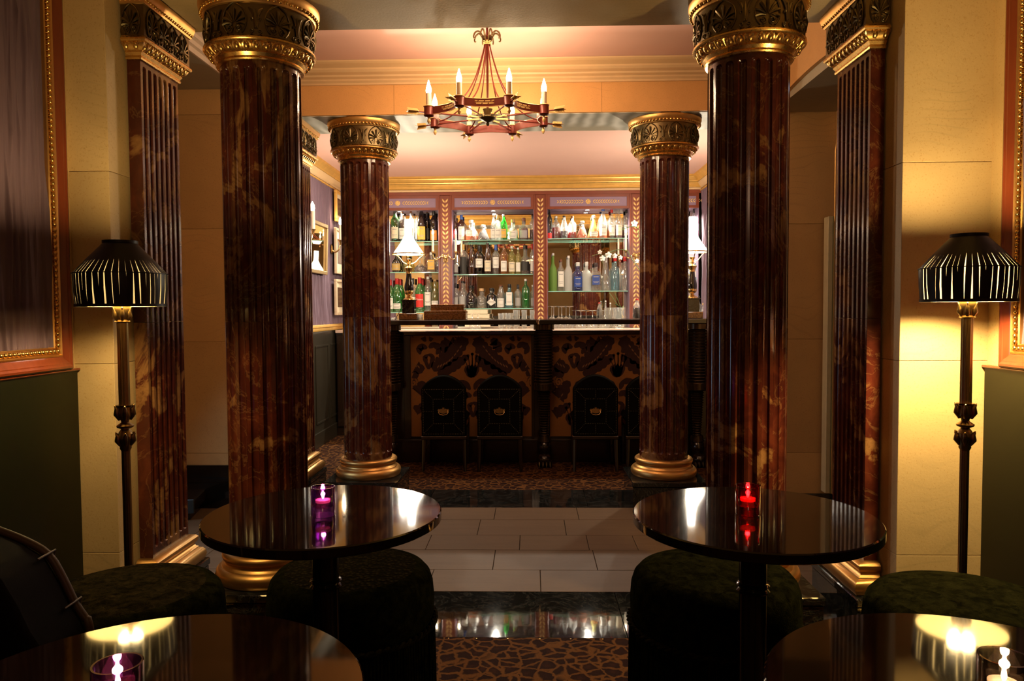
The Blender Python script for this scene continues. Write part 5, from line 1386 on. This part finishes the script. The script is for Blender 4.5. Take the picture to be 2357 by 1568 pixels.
# ================================================================== FLOOR LAMPS
LINING = bpy.data.materials.new('cream_shade_lining'); LINING.use_nodes = True
_nt = LINING.node_tree; _nt.nodes.clear(); _o = _nt.nodes.new('ShaderNodeOutputMaterial')
_d = N(_nt, 'ShaderNodeBsdfDiffuse'); _d.inputs[0].default_value = (.85, .76, .52, 1)
_t = N(_nt, 'ShaderNodeBsdfTranslucent'); _t.inputs[0].default_value = (.045, .04, .03, 1)
_a = _nt.nodes.new('ShaderNodeAddShader'); _nt.links.new(_d.outputs[0], _a.inputs[0]); _nt.links.new(_t.outputs[0], _a.inputs[1]); _nt.links.new(_a.outputs[0], _o.inputs[0])
PLEAT = simple('black_pleated_ribbon', (.007, .004, .003), .42, var=.2, scale=60, Specular_IOR_Level=.25)
LBRONZE = m_gold('lamp_bronze', (.30, .20, .08), .33)
def floor_lamp(x, y, label, seed, power, low=1.0):
    rnd = random.Random(seed)
    t = thing('floor_lamp', label, 'lamp', (x, y, 0), 0, 'black shaded floor lamps by the yellow walls')
    MB().lathe([(0, 0), (.13, 0), (.135, .012), (.125, .022), (.06, .035), (.035, .055), (.022, .075), (.018, .10)], 32).build('base', LBRONZE, t)
    zb, zk, ztop, rb, rk, rt = 1.338, 1.450, 1.560, .140, .1455, .052
    # reeded pole, two lengths
    def reeded(z0, z1, r):
        n = 10; vs = []; m = n*4
        for z in (z0, z1):
            for i in range(m):
                a = 2*pi*i/m; rr = r*(1-.10*(1-abs(sin(a*n/2)))); vs.append((rr*cos(a), rr*sin(a), z))
        return MB().add(vs, [(i, (i+1) % m, m+(i+1) % m, m+i) for i in range(m)])
    reeded(.09, .845, .0145).build('lower_pole', LBRONZE, t, 50)
    reeded(.965, 1.285, .0185).build('upper_pole', LBRONZE, t, 50)
    MB().lathe([(.014, .835), (.019, .845), (.018, .855), (.024, .875), (.025, .890), (.020, .903), (.013, .912), (.026, .918), (.028, .924), (.020, .930), (.012, .936), (.013, .942), (.024, .953), (.026, .968), (.022, .980), (.0225, .990), (.029, .996), (.018, .994)], 24).build('knop', LBRONZE, t)
    lv = MB()
    for z0, h, r0, up in ((.945, .05, .020, 1), (.855, .045, .019, 1), (1.285, .05, .016, 1)):
        for k in range(6):
            a = k*pi/3; P = [(r0*cos(a), r0*sin(a), z0), ((r0+.010)*cos(a), (r0+.010)*sin(a), z0+h*.4), ((r0+.008)*cos(a), (r0+.008)*sin(a), z0+h*.8), ((r0+.016)*cos(a), (r0+.016)*sin(a), z0+h)]
            lv.tube(P, [.004, .009, .007, .002], 6)
    lv.build('acanthus_leaves', LBRONZE, t, 60)
    MB().lathe([(.014, 1.28), (.026, 1.286), (.020, 1.292), (.024, 1.31), (.030, 1.33), (.026, 1.342), (.012, 1.345), (.010, 1.385), (0, 1.387)], 20).build('leaf_capital', LBRONZE, t)
    b = MB().lathe([(.010, 1.385), (.018, 1.396), (.022, 1.415), (.018, 1.435), (0, 1.446)], 16).build('bulb', m_emit('lamp_bulb_glow', (1, .80, .45), 30, True) if 'lamp_bulb_glow' not in bpy.data.materials else bpy.data.materials['lamp_bulb_glow'], t, 60)
    sh = MB().lathe([(rb-.003, zb), (rk-.003, zk), (rt-.003, ztop)], 48).build('shade', LINING, t, 60)
    # pleats: crossing ribbons with uneven gaps; each is a part of the shade
    n = 46; a = 0.0; edges = []
    while a < 2*pi-.02:
        w = rnd.uniform(.095, .150); g = rnd.choice([.003, .008, .014, .022, .028, .010]); edges.append((a, min(a+w, 2*pi), g)); a += w+g
    for a0, a1, g in edges:
        tw = rnd.uniform(-.03, .03); vs = []; fs = []
        def ring(r, z, b0, b1, k=4): return [((r)*cos(b0+(b1-b0)*i/k), (r)*sin(b0+(b1-b0)*i/k), z) for i in range(k+1)]
        e = rnd.uniform(.45, .95)*g
        rows = [ring(rb+.0015, zb+.006, a0+tw, a1+tw+g*.35), ring((rb+rk)/2+.003, (zb+zk)/2, a0+tw*.5, a1+tw*.5), ring(rk+.0015, zk-.001, a0, a1),
                ring(rk+.0010, zk+.001, a0, a1), ring(rk+.0015-(rk-rt)*.42, zk+(ztop-zk)*.42, a0-g*.02, a1+g*1.03), ring(rt+.001, ztop-.004, a0-g*.02, a1+g*1.03)]
        vs = [p for r in rows for p in r]
        fs = [(j*5+i, j*5+i+1, j*5+6+i, j*5+5+i) for j in range(5) for i in range(4)]
        MB().add(vs, fs).build('pleat', PLEAT, sh, 30)
    for r, z, h in ((rb, zb-.001, .010), (rk, zk-.0015, .003), (rt, ztop-.006, .010)):
        MB().lathe([(r-.001, z), (r+.004, z), (r+.004, z+h), (r-.001, z+h), (r-.001, z)], 48).build('trim_band', PLEAT, sh, 40)
    point('floor_lamp_light', (x, y, 1.415), power*.55*low, YEL, .045)
    point('floor_lamp_light', (x, y, 1.538), power*.45, YEL, .022)   # second bulb, just under the open top
    return t
floor_lamp(-1.299, 2.53, 'black pleated floor lamp on the left, in front of the left yellow wall', 4, P_LAMP, 1.25)
floor_lamp(1.581, 2.53, 'black pleated floor lamp on the right, beside the brightest yellow wall', 9, P_LAMP*1.6, 3.8)

# ================================================================== FRAMED DRAPE PANELS ON THE SIDE WALLS
def drape_panel(sgn, xs, ylast, label):
    """sgn +1: left wall facing +x. Runs from out of frame to ylast"""
    y0, z0, z1 = .6, 1.101, 2.62; X0 = xs+sgn*.001
    t = thing('framed_drape_panel', label, 'panel', (X0, (y0+ylast)/2, z0), 0, 'framed mauve drape panels')
    L = (ylast-y0)/2; Hh = z1-z0; fw, gw = .052, .030
    def bar_(a0, a1, c0, c1, prof, nm, mat, vert):
        """moulded bar: prof = (distance from the outer edge, height off the wall)"""
        mb = MB(); n = len(prof); vs = []
        # mitred: outer rectangle [a0,a1]x[c0,c1]
        for (ya, za) in ((a0, c0), (a1, c1)): pass
        return mb
    mahog = [(0, 0), (0, .028), (.006, .036), (.014, .038), (.022, .034), (.026, .034), (.034, .030), (.044, .024), (.052, .022), (.052, 0)]
    gilt = [(.052, 0), (.052, .024), (.058, .028), (.061, .024), (.063, .016), (.082, .014), (.084, .018), (.088, .014), (.088, 0)]
    def frame(prof, nm, mat):
        n = len(prof)
        corners = [(-L, 0, 1, 1), (L, 0, -1, 1), (L, Hh, -1, -1), (-L, Hh, 1, -1)]
        for k in range(4):
            A, B = corners[k], corners[(k+1) % 4]; vs = []
            for (ya, za, sy, sz) in (A, B):
                for o, h in prof: vs.append((sgn*h, ya+sy*o, za+sz*o))
            MB().add(vs, [(i, i+1, n+i+1, n+i) for i in range(n-1)]).build(nm, mat, t, 25)
    frame(mahog, 'frame_rail', MAHOG); frame(gilt, 'gilt_rail', GOLDM)
    bm = MB(); o = .0725; step = .0215
    def bead(y, z, vert):
        bm.ell((sgn*.020, y, z), (.0085, .0085 if vert else .0100, .0100 if vert else .0085), 8, 5)
        bm.ell((sgn*.018, y+(0 if vert else step/2), z+(step/2 if vert else 0)), (.006, .008 if vert else .003, .003 if vert else .008), 6, 4)
    k = 0
    while k*step < 2*L-2*o: bead(L-o-k*step, o, False); k += 1
    k = 0
    while k*step < Hh-2*o: bead(L-o, o+k*step, True); k += 1
    bm.build('beading', GOLD, t, 60)
    d = drape(MB(), -L+.088, L-.088, .088, Hh-.088, .022, 11+sgn, 1100, 16, fq=(80, 230))
    d.map(lambda p: (sgn*(.006+max(-.004, p[1]+.008)), p[0], p[2])); d.build('gathered_fabric', PURP, t, 80)
drape_panel(1, XS_L, 2.795, 'mahogany framed mauve drape panel on the left wall')
drape_panel(-1, XS_R, 2.738, 'mahogany framed mauve drape panel on the right wall, at the picture edge')

# ================================================================== TABLES AND VOTIVES
RT, ZTB = .311, .78
def table(x, y, label):
    t = thing('round_table', label, 'table', (x, y, 0), 0, 'round black lounge tables')
    MB().lathe([(0, ZTB-.026), (RT-.004, ZTB-.026), (RT, ZTB-.023), (RT, ZTB-.003), (RT-.003, ZTB), (0, ZTB)], 96).build('tabletop', TABLE, t, 40)
    MB().lathe([(0, ZTB-.045), (.11, ZTB-.045), (.12, ZTB-.027), (0, ZTB-.0265)], 32).build('top_plate', LACQ, t)
    MB().lathe([(.035, ZTB-.045), (.035, .604), (.039, .602), (.043, .597), (.039, .592), (.036, .590), (.039, .587), (.043, .582), (.039, .577), (.035, .575), (.034, .06), (.045, .03), (.06, .018)], 32).build('pedestal', LACQ, t)
    MB().lathe([(0, 0), (.195, 0), (.20, .006), (.19, .012), (.06, .018), (0, .02)], 48).build('foot_plate', LACQ, t)
    return t
table(-.439, 1.951, 'round black table in the middle left with the purple votive')
table(.694, 1.931, 'round black table in the middle right with the red votive')
table(-.431, .979, 'nearest round black table at the bottom left')
table(.756, .998, 'nearest round black table at the bottom right')
def votive(x, y, col, refl, label, key, power, lc, s=.9):
    t = thing('votive_candle', label, 'candle', (x, y, ZTB+.0006), 0, 'glass tea light holders on the tables')
    r, h = .0355*s, .084*s
    g = glass(col, key, .02, refl)
    MB().lathe([(0, 0), (r*.96, 0), (r, .003), (r, h-.002), (r*.985, h), (r*.90, h), (r*.88, h-.003), (r*.88, .030*s), (r*.80, .024*s), (0, .022*s)], 40).build('glass_holder', g, t, 40)
    cup = MB().lathe([(0, .038*s), (.0210*s, .038*s), (.0215*s, .046*s), (.0205*s, .046*s), (.0205*s, .044*s), (0, .044*s)], 24).build('tea_light', m_frost('glowing_wax_'+key, (.9, .55, .5) if 'smoke' not in key else (.9, .8, .7)), t, 40)
    MB().tube([(0, 0, .041*s), (.0005, 0, .050*s)], .0008, 5).build('wick', LACQ, cup, 60)
    MB().lathe([(0, .046*s), (.0026, .049*s), (.0038, .054*s), (.0028, .062*s), (.0010, .071*s), (0, .074*s)], 12).build('flame', FLAME2, cup, 60)
    point('tea_light_glow', (x, y, ZTB+.058*s), power, lc, .006)
ax_, ay_ = -.595, 2.472
x, y = floor_at(744, 1186, ZTB); votive(x, y, (.50, .22, .60), 2.2, 'purple glass votive candle on the middle left table', 'purple_votive_glass', .5, (1, .6, .5))
x, y = floor_at(1721, 1183, ZTB); votive(x, y, (.85, .05, .07), 2.2, 'red glass votive candle on the middle right table', 'red_votive_glass', .5, (1, .45, .3))
def on_rim(u, v, z=ZTB+.0756): return floor_at(u, v, z)
x, y = on_rim(270, 1528); votive(x, y, (.58, .32, .66), 2.2, 'large looking purple votive at the bottom left edge', 'pale_purple_votive_glass', .5, (1, .6, .5))
x, y = on_rim(2312, 1512); votive(x, y, (.55, .50, .45), 2.2, 'smoky clear votive at the bottom right corner', 'smoke_votive_glass', .5, (1, .7, .4))

# ================================================================== POUFS
def pouf(x, y, label, top, seed, zt=.51, r=.254):
    t = thing('pouf', label, 'stool', (x, y, 0), 0, 'round velvet drum stools')
    rnd = random.Random(seed)
    MB().lathe([(r-.004, zt-.168), (r+.004, zt-.15), (r+.006, zt-.10), (r+.002, zt-.055), (r-.006, zt-.030), (r-.022, zt-.012), (r-.05, zt-.003)], 64).build('side_cushion', VELV, t, 60)
    MB().lathe([(r-.05, zt-.003), (r*.6, zt+.004), (r*.3, zt+.007), (0, zt+.008)], 64).build('seat_top', top, t, 60)
    P = [((r+.008)*cos(2*pi*i/96), (r+.008)*sin(2*pi*i/96), zt-.172) for i in range(97)]
    rp = MB()
    for ph in (0, pi):
        rp.tube([((r+.008+.005*cos(i*.9+ph))*cos(2*pi*i/220), (r+.008+.005*cos(i*.9+ph))*sin(2*pi*i/220), zt-.172+.005*sin(i*.9+ph)) for i in range(221)], .0055, 5)
    rp.build('rope_trim', VELVB, t, 60)
    fr = MB(); n = 150
    for i in range(n):
        a = 2*pi*i/n; rr = r+.002+rnd.uniform(-.004, .004); b = a+rnd.uniform(-.01, .01)
        fr.tube([(rr*cos(a), rr*sin(a), zt-.176), ((rr+.002)*cos(b), (rr+.002)*sin(b), .16), ((rr+.004)*cos(b), (rr+.004)*sin(b), .032+rnd.uniform(0, .01))], .0048, 5)
    f = fr.build('bullion_fringe', VELV, t, 60); f['kind'] = 'stuff'
    MB().lathe([(0, .03), (r-.012, .03), (r-.012, zt-.15), (0, zt-.15)], 40).build('core', LACQ, t)
    return t
xl = at(811, 1450, 2.30)[0]; xr = at(1643, 1450, 2.30)[0]
pouf(xl, 2.300, 'drum stool with scaled velvet top, right of the middle left table stem', QUILT, 1)
pouf(xr, 2.300, 'olive velvet drum stool under the middle right table', VELV, 2)
pouf(-1.076, 2.12, 'brown velvet drum stool at the bottom left, behind the nearest table', VELVB, 3, r=.265)
pouf(1.339, 2.07, 'olive velvet drum stool at the bottom right, behind the nearest table', VELV, 4, r=.27)

# ================================================================== ARMCHAIR AT THE LEFT EDGE
def armchair():
    y = 1.52
    t = thing('armchair', 'black leather armchair with tan piping at the bottom left edge', 'armchair', (-1.35, y, 0))
    oc = [at(u, v, y) for u, v in ((205, 1442), (196, 1424), (172, 1388), (146, 1334), (112, 1278), (60, 1246), (0, 1222), (-70, 1196), (-160, 1180), (-300, 1178))]
    out = [(p[0]+1.35, p[2]) for p in oc]
    poly = [(out[0][0]+.03, .40)]+out+[(out[-1][0]-.10, .40)]
    b = MB().prism(poly, -.16, 0).build('backrest', LEATH, t, 40)
    bv = b.modifiers.new('bevel', 'BEVEL'); bv.width = .02; bv.segments = 3; bv.limit_method = 'ANGLE'
    MB().tube(curve([(x, 0, z) for x, z in [(out[0][0]+.028, .47)]+out], 3), .0085, 8).build('piping', CORD, t, 60)
    for i in (2, 4):
        x, z = out[i]; MB().tube([(x+.006, .006, z-.012), (x+.008, .010, z+.008), (x+.004, -.04, z+.004)], .0026, 6).build('cord_tie', CORD, t, 60)
    MB().box(-.22, .38, -.62, -.12, .30, .45, .04).build('seat_cushion', LEATH, t, 30)
    for sx in (-.28, .44): MB().box(sx-.06, sx+.06, -.62, -.10, .12, .58, .04).build('armrest', LEATH, t, 30)
    for sx in (-.26, .42):
        for sy in (-.55, -.14): MB().tube([(sx, sy, .13), (sx, sy, .001)], [.022, .014], 8).build('leg', DKWOOD, t)
    t2 = MB(); t2.box(-.24, .40, -.58, -.12, .12, .31, .01); t2.build('seat_frame', DKWOOD, t, 0)
armchair()

# ================================================================== PASSAGE THINGS
# tall arched mirror on the passage's right side wall, seen edge-on behind the pilaster
t = thing('wall_mirror', 'tall arched mirror at the right end of the passage, seen almost edge on', 'mirror', (2.088, 4.265, 0))
poly = [(-.62, .14), (.60, .14), (.60, 2.33)]+[(.60-.61*(1-cos(k*pi/12)), 2.33+.235*sin(k*pi/12)) for k in range(1, 12)]+[(-.62, 2.33)]
m = MB().prism([(a, z) for a, z in poly], -.012, 0); m.map(lambda p: (p[1], p[0], p[2])); m.build('mirror_glass', MIRROR, t, 0)
P = [(-.006, a, z) for a, z in poly]
MB().tube(P+[P[0]], .009, 6).build('frame', GOLDM, t, 60)
# pale door leaf edge against the far wall, right gap
x = at(1901, 800, 4.84)[0]
t = thing('glass_door_leaf', 'narrow pale glass door leaf standing open before the passage wall', 'door', (x, 4.80, 0))
za, zb_ = at(1901, 1134, 4.80)[2], at(1901, 499, 4.80)[2]
MB().box(-.018, .014, -.02, .05, max(za, .105), zb_, .003).build('leaf_edge', simple('pale_yellow_painted_edge', (.62, .55, .32), .4), t, 0)
MB().box(.0145, .020, -.02, .05, max(za, .105), zb_).build('glass_pane', glass((.75, .92, .85), 'door_glass'), t, 0)
# low dark wooden box on the passage floor, left
A = floor_at(452, 1200); 
t = thing('low_bench', 'low dark wooden bench standing askew on the passage floor, left', 'bench', (A[0]-.02, A[1]+.02, 0), radians(101))
MB().box(0, .40, 0, .42, .05, .13, .006).build('top_board', DKWOOD, t, 0)
MB().box(-.012, 0, .0, .42, .045, .135, .003).build('end_board', simple('blue_black_board', (.02, .028, .034), .3), t, 0)
MB().box(.02, .39, .03, .39, .002, .05).build('plinth', LACQ, t, 0)
